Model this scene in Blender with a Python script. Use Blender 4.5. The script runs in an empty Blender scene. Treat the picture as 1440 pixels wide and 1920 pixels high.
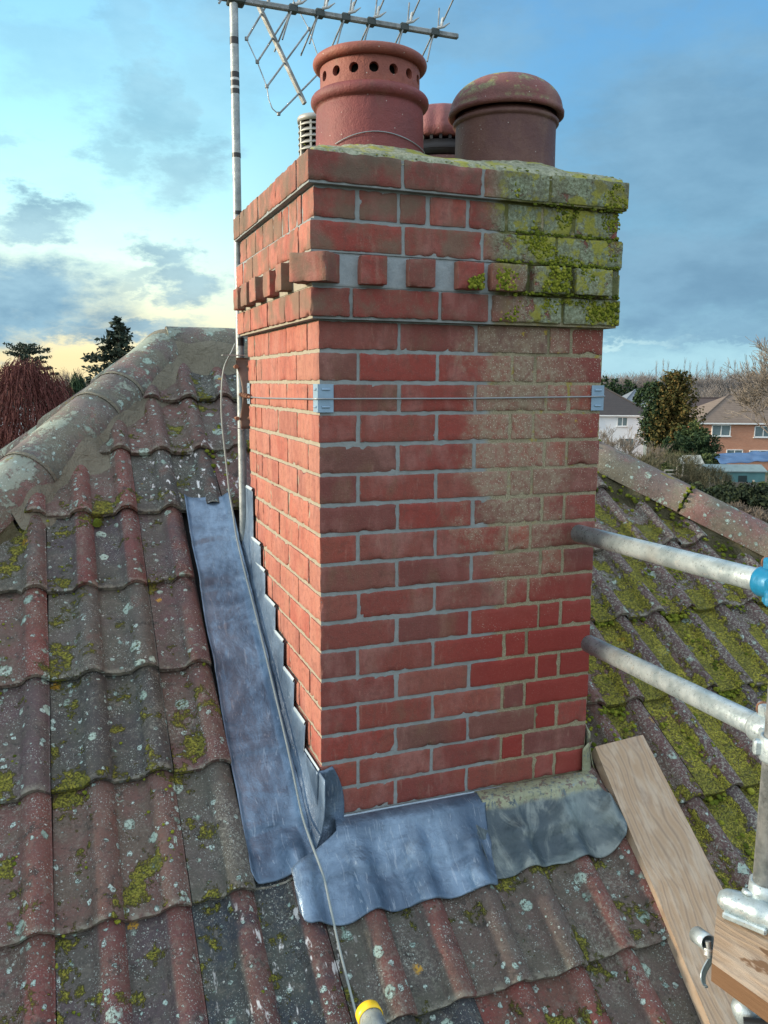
import bpy, bmesh, math, random
import numpy as np
from mathutils import Vector, Matrix

random.seed(7); rng = np.random.RandomState(7)
sc = bpy.context.scene
COL = sc.collection
D = bpy.data
PI = math.pi

# ------------------------------------------------------------------ node helper
def sock(x): return isinstance(x, bpy.types.NodeSocket)
class G:
    def __init__(s, nt): s.nt = nt; s._p = None
    def node(s, t, props=None, ins=None):
        n = s.nt.nodes.new(t)
        for k, v in (props or {}).items(): setattr(n, k, v)
        for k, v in (ins or {}).items(): s.set(n.inputs[k], v)
        return n
    def set(s, inp, v):
        if v is None: return
        if sock(v): s.nt.links.new(v, inp)
        else:
            try: inp.default_value = v
            except Exception:
                inp.default_value = tuple(v) + (1.0,)
    def pos(s):
        if s._p is None: s._p = s.nt.nodes.new('ShaderNodeNewGeometry').outputs['Position']
        return s._p
    def m(s, op, a, b=None, c=None, clamp=False):
        n = s.node('ShaderNodeMath', {'operation': op, 'use_clamp': clamp}); s.set(n.inputs[0], a)
        if b is not None: s.set(n.inputs[1], b)
        if c is not None: s.set(n.inputs[2], c)
        return n.outputs[0]
    def mul(s, a, b): return s.m('MULTIPLY', a, b)
    def add(s, a, b): return s.m('ADD', a, b)
    def sub(s, a, b): return s.m('SUBTRACT', a, b)
    def mx(s, a, b): return s.m('MAXIMUM', a, b)
    def mn(s, a, b): return s.m('MINIMUM', a, b)
    def vm(s, op, a, b=None):
        n = s.node('ShaderNodeVectorMath', {'operation': op}); s.set(n.inputs[0], a)
        if b is not None: s.set(n.inputs[1], b)
        return n.outputs['Value'] if op in ('LENGTH', 'DOT_PRODUCT', 'DISTANCE') else n.outputs[0]
    def sep(s, v):
        n = s.node('ShaderNodeSeparateXYZ', ins={0: v}); return n.outputs[0], n.outputs[1], n.outputs[2]
    def comb(s, x, y, z): return s.node('ShaderNodeCombineXYZ', ins={0: x, 1: y, 2: z}).outputs[0]
    def noise(s, scale, detail=4, rough=.55, vec=None, dist=0, col=False, lac=2.0):
        n = s.node('ShaderNodeTexNoise', ins={'Vector': vec if vec is not None else s.pos(), 'Scale': scale, 'Detail': detail, 'Roughness': rough, 'Distortion': dist, 'Lacunarity': lac})
        return n.outputs['Color'] if col else n.outputs['Fac']
    def vor(s, scale, vec=None, feature='F1', rand=1.0):
        n = s.node('ShaderNodeTexVoronoi', {'feature': feature}, {'Vector': vec if vec is not None else s.pos(), 'Scale': scale, 'Randomness': rand})
        return n.outputs['Distance'], n.outputs['Color'] if feature != 'DISTANCE_TO_EDGE' else None
    def ss(s, x, a, b, lo=0.0, hi=1.0):
        if not sock(a) and not sock(b) and a > b: a, b, lo, hi = b, a, hi, lo
        n = s.node('ShaderNodeMapRange', {'interpolation_type': 'SMOOTHSTEP'}, {'Value': x, 'From Min': a, 'From Max': b, 'To Min': lo, 'To Max': hi})
        return n.outputs[0]
    def mix(s, f, a, b, mode='MIX'):
        n = s.node('ShaderNodeMix', {'data_type': 'RGBA', 'blend_type': mode, 'clamp_factor': True})
        s.set(n.inputs[0], f); s.set(n.inputs[6], a if sock(a) else tuple(a) + (1,)); s.set(n.inputs[7], b if sock(b) else tuple(b) + (1,))
        return n.outputs[2]
    def ramp(s, f, stops, interp='LINEAR'):
        n = s.node('ShaderNodeValToRGB', ins={0: f}); r = n.color_ramp; r.interpolation = interp
        while len(r.elements) < len(stops): r.elements.new(0.5)
        for e, (p, c) in zip(r.elements, stops): e.position = p; e.color = tuple(c) + (1,)
        return n.outputs[0]
    def attr(s, name):
        n = s.node('ShaderNodeAttribute', {'attribute_name': name}); c = s.node('ShaderNodeSeparateColor', ins={0: n.outputs['Color']})
        return c.outputs[0], c.outputs[1], c.outputs[2], n.outputs['Alpha']
    def bump(s, h, dist=.002, strength=1.0, normal=None):
        n = s.node('ShaderNodeBump', ins={'Height': h, 'Distance': dist, 'Strength': strength})
        if normal is not None: s.set(n.inputs['Normal'], normal)
        return n.outputs[0]
    def scale(s, v, k): return s.vm('MULTIPLY', v, k)

def newmat(name):
    m = D.materials.new(name); m.use_nodes = True
    nt = m.node_tree; b = nt.nodes['Principled BSDF']; g = G(nt); g.b = b; g.mat = m
    return g
def fin(g, color=None, rough=.8, metal=0.0, normal=None, spec=None, emis=None):
    g.set(g.b.inputs['Base Color'], color if sock(color) else tuple(color) + (1,))
    g.set(g.b.inputs['Roughness'], rough); g.set(g.b.inputs['Metallic'], metal)
    if normal is not None: g.set(g.b.inputs['Normal'], normal)
    if spec is not None: g.set(g.b.inputs['Specular IOR Level'], spec)
    return g.mat
def simple(name, c, rough=.7, metal=0, var=.25, scale=20, bump=.0, bscale=60):
    g = newmat(name); n = g.noise(scale, 5); 
    col = g.mix(n, tuple(max(0, x * (1 - var)) for x in c), tuple(x * (1 + var) for x in c))
    nrm = g.bump(g.noise(bscale, 5), bump) if bump else None
    return fin(g, col, rough, metal, nrm)

# ------------------------------------------------------------------ camera
F_PX = 1566.4
CAM = Vector((-.572, -1.952, -.153)); YAW, PITCH, ROLL = .363, .154, .006
cy, sy, cp, sp = math.cos(YAW), math.sin(YAW), math.cos(PITCH), math.sin(PITCH)
f = Vector((sy * cp, cy * cp, -sp)); r = Vector((cy, -sy, 0)); u = r.cross(f)
cr, sr = math.cos(ROLL), math.sin(ROLL)
r2 = cr * r + sr * u; u2 = -sr * r + cr * u
cam = D.cameras.new('camera'); co = D.objects.new('camera', cam); COL.objects.link(co)
cam.sensor_fit = 'VERTICAL'; cam.sensor_height = 36; cam.lens = F_PX / 1920 * 36
cam.clip_start = .05; cam.clip_end = 3000
co.matrix_world = Matrix(((r2.x, u2.x, -f.x, CAM.x), (r2.y, u2.y, -f.y, CAM.y), (r2.z, u2.z, -f.z, CAM.z), (0, 0, 0, 1)))
sc.camera = co
sc.view_settings.view_transform = 'Standard'; sc.view_settings.look = 'None'
sc.view_settings.exposure = 0.50; sc.view_settings.gamma = 1
SUN_AZ, SUN_EL = math.radians(-73), math.radians(12)     # azimuth from +y, positive towards +x

# ------------------------------------------------------------------ world: nishita base with broken evening cloud
w = D.worlds.new('World'); sc.world = w; w.use_nodes = True
g = G(w.node_tree); bg = w.node_tree.nodes['Background']
dirv = g.node('ShaderNodeTexCoord').outputs['Generated']
x, y, z = g.sep(dirv)
DEG = 180 / PI
el = g.mul(g.m('ARCSINE', g.m('MINIMUM', g.mx(z, -1.0), 1.0)), DEG)
az = g.mul(g.m('ARCTAN2', x, y), DEG)
sky = g.node('ShaderNodeTexSky', {'sky_type': 'NISHITA', 'sun_disc': False, 'sun_elevation': SUN_EL, 'sun_rotation': SUN_AZ, 'altitude': 50, 'air_density': 1.0, 'dust_density': 1.2, 'ozone_density': 2.0}).outputs[0]
nish = g.mix(1.0, sky, (.07, .07, .07), 'MULTIPLY')
e01 = g.m('DIVIDE', g.add(el, 2.0), 42.0, clamp=True)
def E(d): return (d + 2.0) / 42.0
left = g.ramp(e01, [(E(-1), (.90, .74, .42)), (E(1.5), (1.0, .82, .45)), (E(3.6), (1.02, .97, .62)), (E(6.5), (.90, 1.06, .86)), (E(11), (.62, 1.02, 1.02)), (E(16), (.44, .88, 1.02)), (E(21), (.33, .72, .95)), (E(27), (.30, .62, .90)), (E(40), (.45, .66, .86))])
right = g.ramp(e01, [(E(-1), (.42, .68, .78)), (E(1.5), (.50, .80, .88)), (E(5), (.31, .60, .74)), (E(10), (.24, .55, .76)), (E(17), (.19, .50, .82)), (E(25), (.16, .42, .76)), (E(40), (.40, .58, .80))])
big = g.vm('MULTIPLY', dirv, (1, 1, 2.2))
n_lr = g.noise(1.6, 3, .5, vec=big)
azm = g.add(az, g.mul(g.sub(n_lr, .5), 14.0))
basec = g.mix(g.ss(azm, 3, 36), left, right)
basec = g.mix(.10, basec, nish)
# warped angular coordinates for cloud banks
nv = g.noise(6.0, 7, .64, vec=big, col=True)
nv2 = g.noise(26.0, 7, .66, vec=big, col=True)
V = g.comb(az, el, 0.0)
V = g.vm('ADD', V, g.scale(g.vm('SUBTRACT', nv, (.5, .5, .5)), (14, 9, 0)))
V = g.vm('ADD', V, g.scale(g.vm('SUBTRACT', nv2, (.5, .5, .5)), (5.0, 3.2, 0)))
blobs = [(-3.5, 4.9, 8.0, 3.0, 1.0), (-9, 5.5, 8, 4.0, 1.0), (2.5, 3.2, 6.0, 1.2, .9), (-.5, 9.8, 3.0, 1.05, .8), (6.5, 7.6, 1.7, 1.3, .75), (8.3, 6.2, 2.2, 1.3, .75), (4.5, 6.3, 3, .7, .5),
         (5.2, 17.0, 3.6, 2.6, .55), (7.8, 13.3, 3.0, 2.4, .6), (3.8, 13.9, 2.0, 2.2, .45), (4.0, 21.5, 2.2, 4.0, .35), (-2.8, 14.2, 1.2, 1.0, .35),
         (41, 14.0, 10, 7.0, .85), (42, 7.0, 12, 4.6, 1.0), (22, 13, 5, 4, .4), (33, 5.0, 7, 1.9, .8), (44, 3.3, 6, 1.0, .8), (25, 21, 8, 3, .6), (13, 23, 7, 3, .5), (31, 11, 4, 6, .7), (36, 23, 5, 2, .4), (9, 18, 4, 4, .3), (0, 19, 4, 2, .25)]
mask = None
for (a, e, ra, re, st) in blobs:
    d = g.vm('LENGTH', g.vm('MULTIPLY', g.vm('SUBTRACT', V, (a, e, 0)), (1 / ra, 1 / re, 0)))
    mk = g.ss(d, .35, 1.35, st, 0.0)
    mask = mk if mask is None else g.mx(mask, mk)
# loose cloud everywhere else
flat = g.vm('MULTIPLY', dirv, (1, 1, 2.8))
fb = g.noise(3.2, 7, .6, vec=flat)
gen = g.mul(g.ss(fb, .52, .72), g.ss(el, 26, 40, 0.12, .55))
mask = g.mx(mask, gen)
cl_tex = g.ss(g.noise(8, 7, .60, vec=big), .28, .72)
cl_l = g.mix(cl_tex, (.15, .29, .41), (.34, .54, .64))
cl_r = g.mix(cl_tex, (.185, .345, .48), (.26, .455, .60))
clc = g.mix(g.ss(az, 5, 30), cl_l, cl_r)
skyc = g.mix(mask, basec, clc)
# bright edges of broken cloud towards the glow, horizon streaks at right
streak = g.vm('LENGTH', g.vm('MULTIPLY', g.vm('SUBTRACT', V, (33.5, 3.1, 0)), (1 / 7.0, 1 / .45, 0)))
skyc = g.mix(g.ss(streak, .3, 1.3, .75, 0), skyc, (.62, .86, .86))
# the sky overhead and behind the viewer is brightened as unseen fill light
over = g.mix(g.ss(fb, .35, .65), (.80, .95, 1.12), (1.15, 1.18, 1.20))
up_f = g.mx(g.ss(el, 32, 62), g.mul(g.ss(y, .25, -.55), g.ss(el, -2, 12)))
skyc = g.mix(up_f, skyc, g.scale(over, (1.16, 1.16, 1.16)))
skyc = g.mix(1.0, skyc, g.mix(g.ss(az, 5, 38), (.86, .87, .88), (.70, .73, .76)), 'MULTIPLY')
skyc = g.mix(g.ss(el, -1.0, -6.0), skyc, (.10, .11, .09))
g.set(bg.inputs['Color'], skyc); bg.inputs['Strength'].default_value = 1.0
sun = D.lights.new('sun', 'SUN'); so = D.objects.new('sun', sun); COL.objects.link(so)
sun.energy = 5.0; sun.angle = math.radians(9); sun.color = (1.0, .83, .62)
sd = Vector((math.sin(SUN_AZ) * math.cos(SUN_EL), math.cos(SUN_AZ) * math.cos(SUN_EL), math.sin(SUN_EL)))
so.rotation_euler = sd.to_track_quat('Z', 'Y').to_euler()

# ------------------------------------------------------------------ mesh helper
class MB:
    def __init__(s): s.v = []; s.f = []; s.d = []; s.mi = []; s.sm = []; s.n = 0
    def add(s, vs, fs, dat=(0, 0, 0, 1), mi=0, smooth=True):
        o = s.n
        s.v.extend(tuple(v) for v in vs); s.n += len(vs)
        if len(dat) and isinstance(dat[0], (tuple, list, np.ndarray)): s.d.extend(dat)
        else: s.d.extend([dat] * len(vs))
        s.f.extend(tuple(i + o for i in q) for q in fs); s.mi.extend([mi] * len(fs)); s.sm.extend([smooth] * len(fs))
    def box(s, c, size, M=None, bev=0.0, dat=(0, 0, 0, 1), mi=0, jit=0.0):
        hx, hy, hz = size[0] / 2, size[1] / 2, size[2] / 2
        b = min(bev, hx * .45, hy * .45, hz * .45)
        vs = []
        if b <= 0:
            for sx in (-1, 1):
                for sy in (-1, 1):
                    for sz in (-1, 1): vs.append(Vector((sx * hx, sy * hy, sz * hz)))
            fs = [(0, 1, 3, 2), (4, 6, 7, 5), (0, 4, 5, 1), (2, 3, 7, 6), (0, 2, 6, 4), (1, 5, 7, 3)]
        else:
            idx = {}
            for sx in (-1, 1):
                for sy in (-1, 1):
                    for sz in (-1, 1):
                        for a in range(3):
                            p = [sx * (hx - b), sy * (hy - b), sz * (hz - b)]
                            p[a] = (sx, sy, sz)[a] * (hx, hy, hz)[a]
                            idx[(sx, sy, sz, a)] = len(vs); vs.append(Vector(p))
            fs = []
            for a in range(3):
                o1, o2 = [k for k in range(3) if k != a]
                for sg in (-1, 1):
                    q = []
                    for (p1, p2) in ((-1, -1), (1, -1), (1, 1), (-1, 1)):
                        t = [0, 0, 0]; t[a] = sg; t[o1] = p1; t[o2] = p2; q.append(idx[(t[0], t[1], t[2], a)])
                    fs.append(q)
            for a in range(3):
                o1, o2 = [k for k in range(3) if k != a]
                for p1 in (-1, 1):
                    for p2 in (-1, 1):
                        t = [0, 0, 0]; t[o1] = p1; t[o2] = p2
                        t[a] = -1; A = idx[(*t, o1)]; B = idx[(*t, o2)]
                        t[a] = 1; C_ = idx[(*t, o2)]; D_ = idx[(*t, o1)]
                        fs.append([A, B, C_, D_])
            for sx in (-1, 1):
                for sy in (-1, 1):
                    for sz in (-1, 1): fs.append([idx[(sx, sy, sz, k)] for k in range(3)])
            ff = []
            for q in fs:   # orient outward
                n = (vs[q[1]] - vs[q[0]]).cross(vs[q[2]] - vs[q[0]]); cc = sum((vs[k] for k in q), Vector()) / len(q)
                ff.append(q if n.dot(cc) > 0 else q[::-1])
            fs = ff
        if jit: vs = [v + Vector((random.uniform(-jit, jit), random.uniform(-jit, jit), random.uniform(-jit, jit))) for v in vs]
        if M is not None: vs = [M @ v for v in vs]
        c = Vector(c); vs = [v + c for v in vs]
        s.add(vs, fs, dat, mi, False)
    def brick(s, c, size, M=None, dat=(0, 0, 0, 1), step=.0125, rnd=.0028):
        """old brick: gridded rounded box with chipped arrises; dat[2] = nearness to an edge"""
        h = Vector(size) / 2; c = Vector(c); sd_ = random.uniform(0, 90); rough = random.uniform(.5, 1.5)
        inn = Vector((h.x - rnd, h.y - rnd, h.z - rnd))
        for a in range(3):
            o1, o2 = [k for k in range(3) if k != a]
            def cuts(L):
                n = max(2, int(round(2 * L / step))); t = [-L + 2 * L * i / n for i in range(n + 1)]
                return [-L, -L + rnd] + t[1:-1] + [L - rnd, L]
            C1, C2 = cuts(h[o1]), cuts(h[o2])
            for sg in (-1, 1):
                vs, ds = [], []
                for q2 in C2:
                    for q1 in C1:
                        p = Vector((0, 0, 0)); p[a] = sg * h[a]; p[o1] = q1; p[o2] = q2
                        cl_ = Vector((max(-inn.x, min(inn.x, p.x)), max(-inn.y, min(inn.y, p.y)), max(-inn.z, min(inn.z, p.z))))
                        n_ = (p - cl_); n_ = n_.normalized() if n_.length > 1e-9 else Vector((0, 0, 0))
                        pp = cl_ + n_ * rnd
                        e = sorted((h.x - abs(p.x), h.y - abs(p.y), h.z - abs(p.z)))[1]
                        ef = max(0.0, 1 - e / .009)
                        w1 = mn.noise(Vector((p.x * 45 + sd_, p.y * 45, p.z * 45))); w2 = mn.noise(Vector((p.x * 110 + sd_, p.y * 110, p.z * 110 + 5)))
                        chip = max(0.0, w1 + .45 * w2 - .12) * ef * .0062 * rough
                        pp = pp - n_ * (chip + .0006 * w2 + .0009 * w1)
                        vs.append((M @ pp if M is not None else pp) + c); ds.append((dat[0], dat[1], min(1.0, ef), 1))
                n1 = len(C1); flip = (sg > 0) == (a == 1)
                fs = []
                for j in range(len(C2) - 1):
                    for i in range(n1 - 1):
                        q = (j * n1 + i, j * n1 + i + 1, (j + 1) * n1 + i + 1, (j + 1) * n1 + i); fs.append(q[::-1] if flip else q)
                s.add(vs, fs, ds, 0, True)
    def tube(s, pts, rad, n=10, cap=True, dat=(0, 0, 0, 1), mi=0):
        pts = [Vector(p) for p in pts]; R = rad if isinstance(rad, (list, tuple)) else [rad] * len(pts)
        vs = []; T0 = (pts[1] - pts[0]).normalized(); a = T0.orthogonal().normalized()
        for i, p in enumerate(pts):
            T = (pts[min(i + 1, len(pts) - 1)] - pts[max(i - 1, 0)]).normalized()
            a = (a - T * a.dot(T)).normalized(); b = T.cross(a)
            for k in range(n):
                t = 2 * PI * k / n; vs.append(p + (a * math.cos(t) + b * math.sin(t)) * R[i])
        fs = []
        for i in range(len(pts) - 1):
            for k in range(n): k2 = (k + 1) % n; fs.append((i * n + k, i * n + k2, (i + 1) * n + k2, (i + 1) * n + k))
        s.add(vs, fs, dat, mi, True)
        if cap:
            s.add(vs[:n], [tuple(range(n))[::-1]], dat, mi, False); s.add(vs[-n:], [tuple(range(n))], dat, mi, False)
    def lathe(s, prof, c, n=48, dat=(0, 0, 0, 1), mi=0, M=None, closed=False):
        vs = []
        for (rr, zz) in prof:
            for k in range(n):
                t = 2 * PI * k / n; v = Vector((rr * math.cos(t), rr * math.sin(t), zz))
                vs.append((M @ v if M else v) + Vector(c))
        fs = []
        m_ = len(prof)
        for i in range(m_ if closed else m_ - 1):
            j = (i + 1) % m_
            for k in range(n): k2 = (k + 1) % n; fs.append((i * n + k, i * n + k2, j * n + k2, j * n + k))
        s.add(vs, fs, dat, mi, True)
    def grid(s, fn, nu, nv, dat=(0, 0, 0, 1), mi=0, smooth=True, flip=False):
        vs = [fn(i / (nu - 1), j / (nv - 1)) for j in range(nv) for i in range(nu)]
        fs = []
        for j in range(nv - 1):
            for i in range(nu - 1):
                q = (j * nu + i, j * nu + i + 1, (j + 1) * nu + i + 1, (j + 1) * nu + i); fs.append(q[::-1] if flip else q)
        s.add(vs, fs, dat, mi, smooth)
    def prism(s, poly, M, t, dat=(0, 0, 0, 1), mi=0):   # poly in 2D, extruded along local z
        n = len(poly); vs = [M @ Vector((p[0], p[1], 0)) for p in poly] + [M @ Vector((p[0], p[1], t)) for p in poly]
        fs = [tuple(range(n))[::-1], tuple(range(n, 2 * n))] + [(i, (i + 1) % n, n + (i + 1) % n, n + i) for i in range(n)]
        s.add(vs, fs, dat, mi, False)
    def build(s, name, mats, parent=None, loc=None, solid=0.0, sub=0):
        me = D.meshes.new(name)
        org = Vector(loc) if loc is not None else (wpos(parent) if parent else Vector((0, 0, 0)))
        V_ = np.array(s.v, dtype=float).reshape(-1, 3) - np.array(org)
        me.from_pydata(V_.tolist(), [], s.f)
        if not isinstance(mats, (list, tuple)): mats = [mats]
        for m_ in mats: me.materials.append(m_)
        me.polygons.foreach_set('material_index', s.mi); me.polygons.foreach_set('use_smooth', s.sm)
        at_ = me.color_attributes.new('dat', 'FLOAT_COLOR', 'POINT')
        at_.data.foreach_set('color', np.array(s.d, dtype=np.float32).ravel())
        me.update()
        o = D.objects.new(name, me); COL.objects.link(o)
        if parent: o.parent = parent; o.location = org - wpos(parent)
        else: o.location = org
        if solid:
            md = o.modifiers.new('solid', 'SOLIDIFY'); md.thickness = solid; md.offset = -1
        if sub:
            md = o.modifiers.new('sub', 'SUBSURF'); md.levels = sub; md.render_levels = sub
        return o
def wpos(o):
    p = Vector((0, 0, 0))
    while o: p += o.location; o = o.parent
    return p
def tag(o, label=None, cat=None, group=None, kind=None):
    if label: o['label'] = label
    if cat: o['category'] = cat
    if group: o['group'] = group
    if kind: o['kind'] = kind
    return o
def empty(name, loc, label=None, cat=None, group=None):
    o = D.objects.new(name, None); COL.objects.link(o); o.location = loc; o.empty_display_size = .1
    return tag(o, label, cat, group)
def copy_tree(o, parent=None):
    c = o.copy(); COL.objects.link(c)
    if parent: c.parent = parent
    for ch in list(o.children): copy_tree(ch, c)
    return c
def rotM(a, ax): return Matrix.Rotation(a, 3, ax)
def frame(zdir, xhint=(1, 0, 0)):
    z_ = Vector(zdir).normalized(); x_ = Vector(xhint); x_ = (x_ - z_ * x_.dot(z_)).normalized(); y_ = z_.cross(x_)
    return Matrix((x_, y_, z_)).transposed()
def M4(M3, t): m_ = M3.to_4x4(); m_.translation = Vector(t); return m_
from mathutils import noise as mn
def nz(x, y=0, z=0): return mn.noise(Vector((x, y, z)))

# ------------------------------------------------------------------ geometry constants
TAN = math.tan(math.radians(33)); CS, SN = math.cos(math.radians(33)), math.sin(math.radians(33))
Z0 = -1.3175                    # roof plane height at y = 0 (brickwork front face)
def rz(y_): return Z0 + TAN * y_
W, DEP, CO = .807, .828, .075   # chimney width, depth, course
RY = 2.0                        # ridge line y, between the two hip tops
RX0, RX1 = -.12, .85
HK = .80                        # plan slope of the left hips
GZ = -8.8                       # ground
EY = -4.0                       # eaves y

# ------------------------------------------------------------------ materials
def lichen_layers(g, col, cover=1.0, big=1.0):
    """pale crust rosettes in three sizes and fine specks; returns (colour, height)"""
    P = g.pos()
    wob = g.noise(60, 4, .65, col=True)
    Pw = g.vm('ADD', P, g.scale(g.vm('SUBTRACT', wob, (.5, .5, .5)), (.016, .016, .016)))
    h = None; gl = g.noise(3.2, 3, .6)
    for (s_, thr, gate, c1, c2) in ((17, .42, .45, (.20, .31, .26), (.42, .54, .46)), (42, .38, .43, (.30, .44, .40), (.52, .66, .60)), (95, .34, .45, (.40, .48, .43), (.62, .66, .60))):
        d, cc = g.vor(s_, Pw)
        r_, g_, b_ = g.node('ShaderNodeSeparateColor', ins={0: cc}).outputs[:3]
        rad = g.mul(g.m('POWER', r_, 1.6), thr)
        k = g.ss(g.sub(rad, d), 0.0, .05)
        gt = g.ss(g.add(g.noise(5.5 + s_ * .03, 4, .68, vec=g.vm('ADD', P, (s_, 0, s_ * .3))), g.mul(g.sub(b_, .5), .12)), gate, gate + .05)
        k = g.mul(k, gt)
        inner = g.noise(s_ * 6, 3, .8)
        k = g.mul(k, g.ss(inner, .36, .50))
        col = g.mix(g.mul(k, .88), col, g.mix(g_, c1, c2))
        h = k if h is None else g.mx(h, k)
    d, cc = g.vor(230, Pw); r_ = g.node('ShaderNodeSeparateColor', ins={0: cc}).outputs[0]
    sp_ = g.mul(g.mul(g.ss(d, .34, .18), g.ss(r_, .30, .5)), g.ss(g.noise(9, 5, .72), .46, .56))
    col = g.mix(g.mul(sp_, .8), col, (.40, .46, .42))
    return col, h

def make_tile_mat(name, mortar=False, hip=False):
    g = newmat(name); P = g.pos(); X, Y, Z = g.sep(P)
    r1, roll, r2, al = g.attr('dat')
    pal = [(0.0, (.045, .046, .048)), (.14, (.120, .105, .092)), (.30, (.135, .070, .066)), (.45, (.160, .075, .066)), (.60, (.125, .100, .085)), (.74, (.22, .055, .045)), (.88, (.120, .078, .080)), (1.0, (.036, .048, .060))]
    base = g.ramp(r1, pal)
    n1 = g.noise(8, 6, .66); n2 = g.noise(34, 6, .70); n3 = g.noise(150, 4, .7)
    redc = g.mix(n2, (.17, .038, .032), (.29, .078, .060))
    rf = g.mul(g.ss(roll, .25, .95), g.ss(g.add(g.mul(r2, .50), g.mul(n1, 1.1)), .68, .92))
    base = g.mix(g.mul(rf, .62), base, redc)
    film = g.mul(g.ss(n1, .40, .60), g.sub(1.0, g.mul(roll, .45)))
    base = g.mix(g.mul(film, .52), base, g.mix(n2, (.050, .062, .042), (.135, .145, .105)))
    base = g.mix(g.mul(g.ss(n2, .52, .68), .40), base, (.21, .19, .155))
    base = g.mix(g.mul(g.ss(g.noise(20, 5, .75, vec=g.vm('ADD', P, (3, 1, 7))), .54, .68), .80), base, (.030, .032, .028))
    base = g.mix(g.mul(g.ss(n3, .52, .66), .50), base, (.055, .05, .046))
    base = g.mix(g.mul(g.mul(g.ss(X, .85, 1.2), g.ss(roll, .3, .8)), .75), base, g.mix(n2, (.045, .035, .038), (.13, .075, .075)))
    base = g.mix(g.mul(g.ss(g.noise(190, 4, .75, vec=g.vm('ADD', P, (1, 1, 1))), .55, .66), .40), base, (.34, .31, .27))
    base = g.mix(g.mul(g.ss(al, .05, .0), g.mul(g.ss(n2, .42, .58), .65)), base, (.30, .29, .23))
    base = g.mix(1.0, base, (.82, .82, .82), 'MULTIPLY')
    right = g.ss(X, .78, 1.25)
    cov = 1.0
    col, lh = lichen_layers(g, base, cov)
    # pale peppered crust, strong on the far side of the chimney
    pep = g.mul(g.ss(g.noise(120, 4, .75), .50, .60), g.mx(g.mul(right, .85), g.mul(g.ss(g.noise(4.5, 3, .5, vec=g.vm('ADD', P, (9, 0, 0))), .52, .66), .55)))
    col = g.mix(g.mul(pep, .75), col, (.33, .34, .28))
    # yellow-olive moss mats
    mn1 = g.noise(8.0, 5, .66, vec=g.vm('ADD', P, (1.3, 5.1, 2.2))); mn2 = g.noise(60, 4, .7)
    edge = g.ss(g.m('ABSOLUTE', g.sub(al, .12)), .25, 0.0)
    amt = g.add(g.add(mn1, g.mul(g.sub(mn2, .5), .30)), g.add(g.mul(g.sub(1.0, roll), .07), g.mul(edge, .035)))
    low = g.mul(g.ss(Y, .75, .25), right)
    leftlow = g.mul(g.ss(X, .1, -.2), g.ss(Y, .55, .0))
    thr = g.sub(.650, g.add(g.add(g.mul(right, .055), g.mul(leftlow, .035)), g.mul(low, .085)))
    amt = g.add(amt, g.mul(g.mul(right, g.add(.35, low)), g.sub(.065, g.mul(roll, .15))))
    sl = g.mul(g.mul(g.ss(X, .25, .45), g.ss(X, 1.0, .85)), g.ss(Y, -.05, -.15))
    amt = g.add(amt, g.mul(sl, .030))
    mm = g.mul(g.ss(g.sub(amt, thr), -.012, .045), g.ss(g.noise(210, 4, .8), .34, .50))
    mossc = g.ramp(g.noise(95, 3, .6), [(.2, (.10, .11, .012)), (.42, (.25, .25, .025)), (.6, (.42, .39, .05)), (.8, (.52, .43, .05))])
    if not mortar: col = g.mix(g.mul(mm, .92), col, mossc)
    # dark wet green in joints under the laps
    col = g.mix(g.mul(g.ss(amt, .60, .70), .35), col, (.05, .07, .025))
    # rare orange rosettes
    d, cc = g.vor(13, g.vm('ADD', P, g.scale(g.noise(60, 3, .6, col=True), (.03, .03, .03))))
    rr = g.node('ShaderNodeSeparateColor', ins={0: cc}).outputs[0]
    orr = g.mul(g.mul(g.ss(d, .20, .13), g.ss(rr, .84, .9)), g.mul(g.ss(g.noise(5, 2), .46, .54), g.ss(g.noise(170, 3, .7), .40, .50)))
    col = g.mix(g.mul(orr, .85), col, g.mix(g.noise(140, 3), (.40, .22, .02), (.62, .36, .03)))
    if not hip:
        # white bird splashes, streaked down the slope
        Ps = g.vm('MULTIPLY', P, (1, .38, .38))
        dd = g.vm('LENGTH', g.vm('MULTIPLY', g.vm('SUBTRACT', P, (-.13, 1.22, rz(1.22))), (3.6, 4.2, 0)))
        dd2 = g.vm('LENGTH', g.vm('MULTIPLY', g.vm('SUBTRACT', P, (-.17, -.27, rz(-.27))), (4.6, 5, 0)))
        zone = g.mx(g.ss(dd, 1.0, .4), g.mul(g.ss(dd2, 1.0, .4), .8))
        bd = g.mul(g.ss(g.noise(42, 4, .55, vec=Ps), .60, .66), zone)
        col = g.mix(bd, col, (.72, .72, .70))
    h = g.add(g.mul(g.noise(320, 4, .7), .25), g.add(g.mul(lh, .6), g.mul(g.mul(mm, g.add(.6, mn2)), 2.4)))
    h = g.add(h, g.mul(n2, .8))
    nrm = g.bump(h, .0045, 1.0)
    return fin(g, col, g.ss(mm, 0, 1, .72, .95), 0, nrm, spec=.35)

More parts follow.
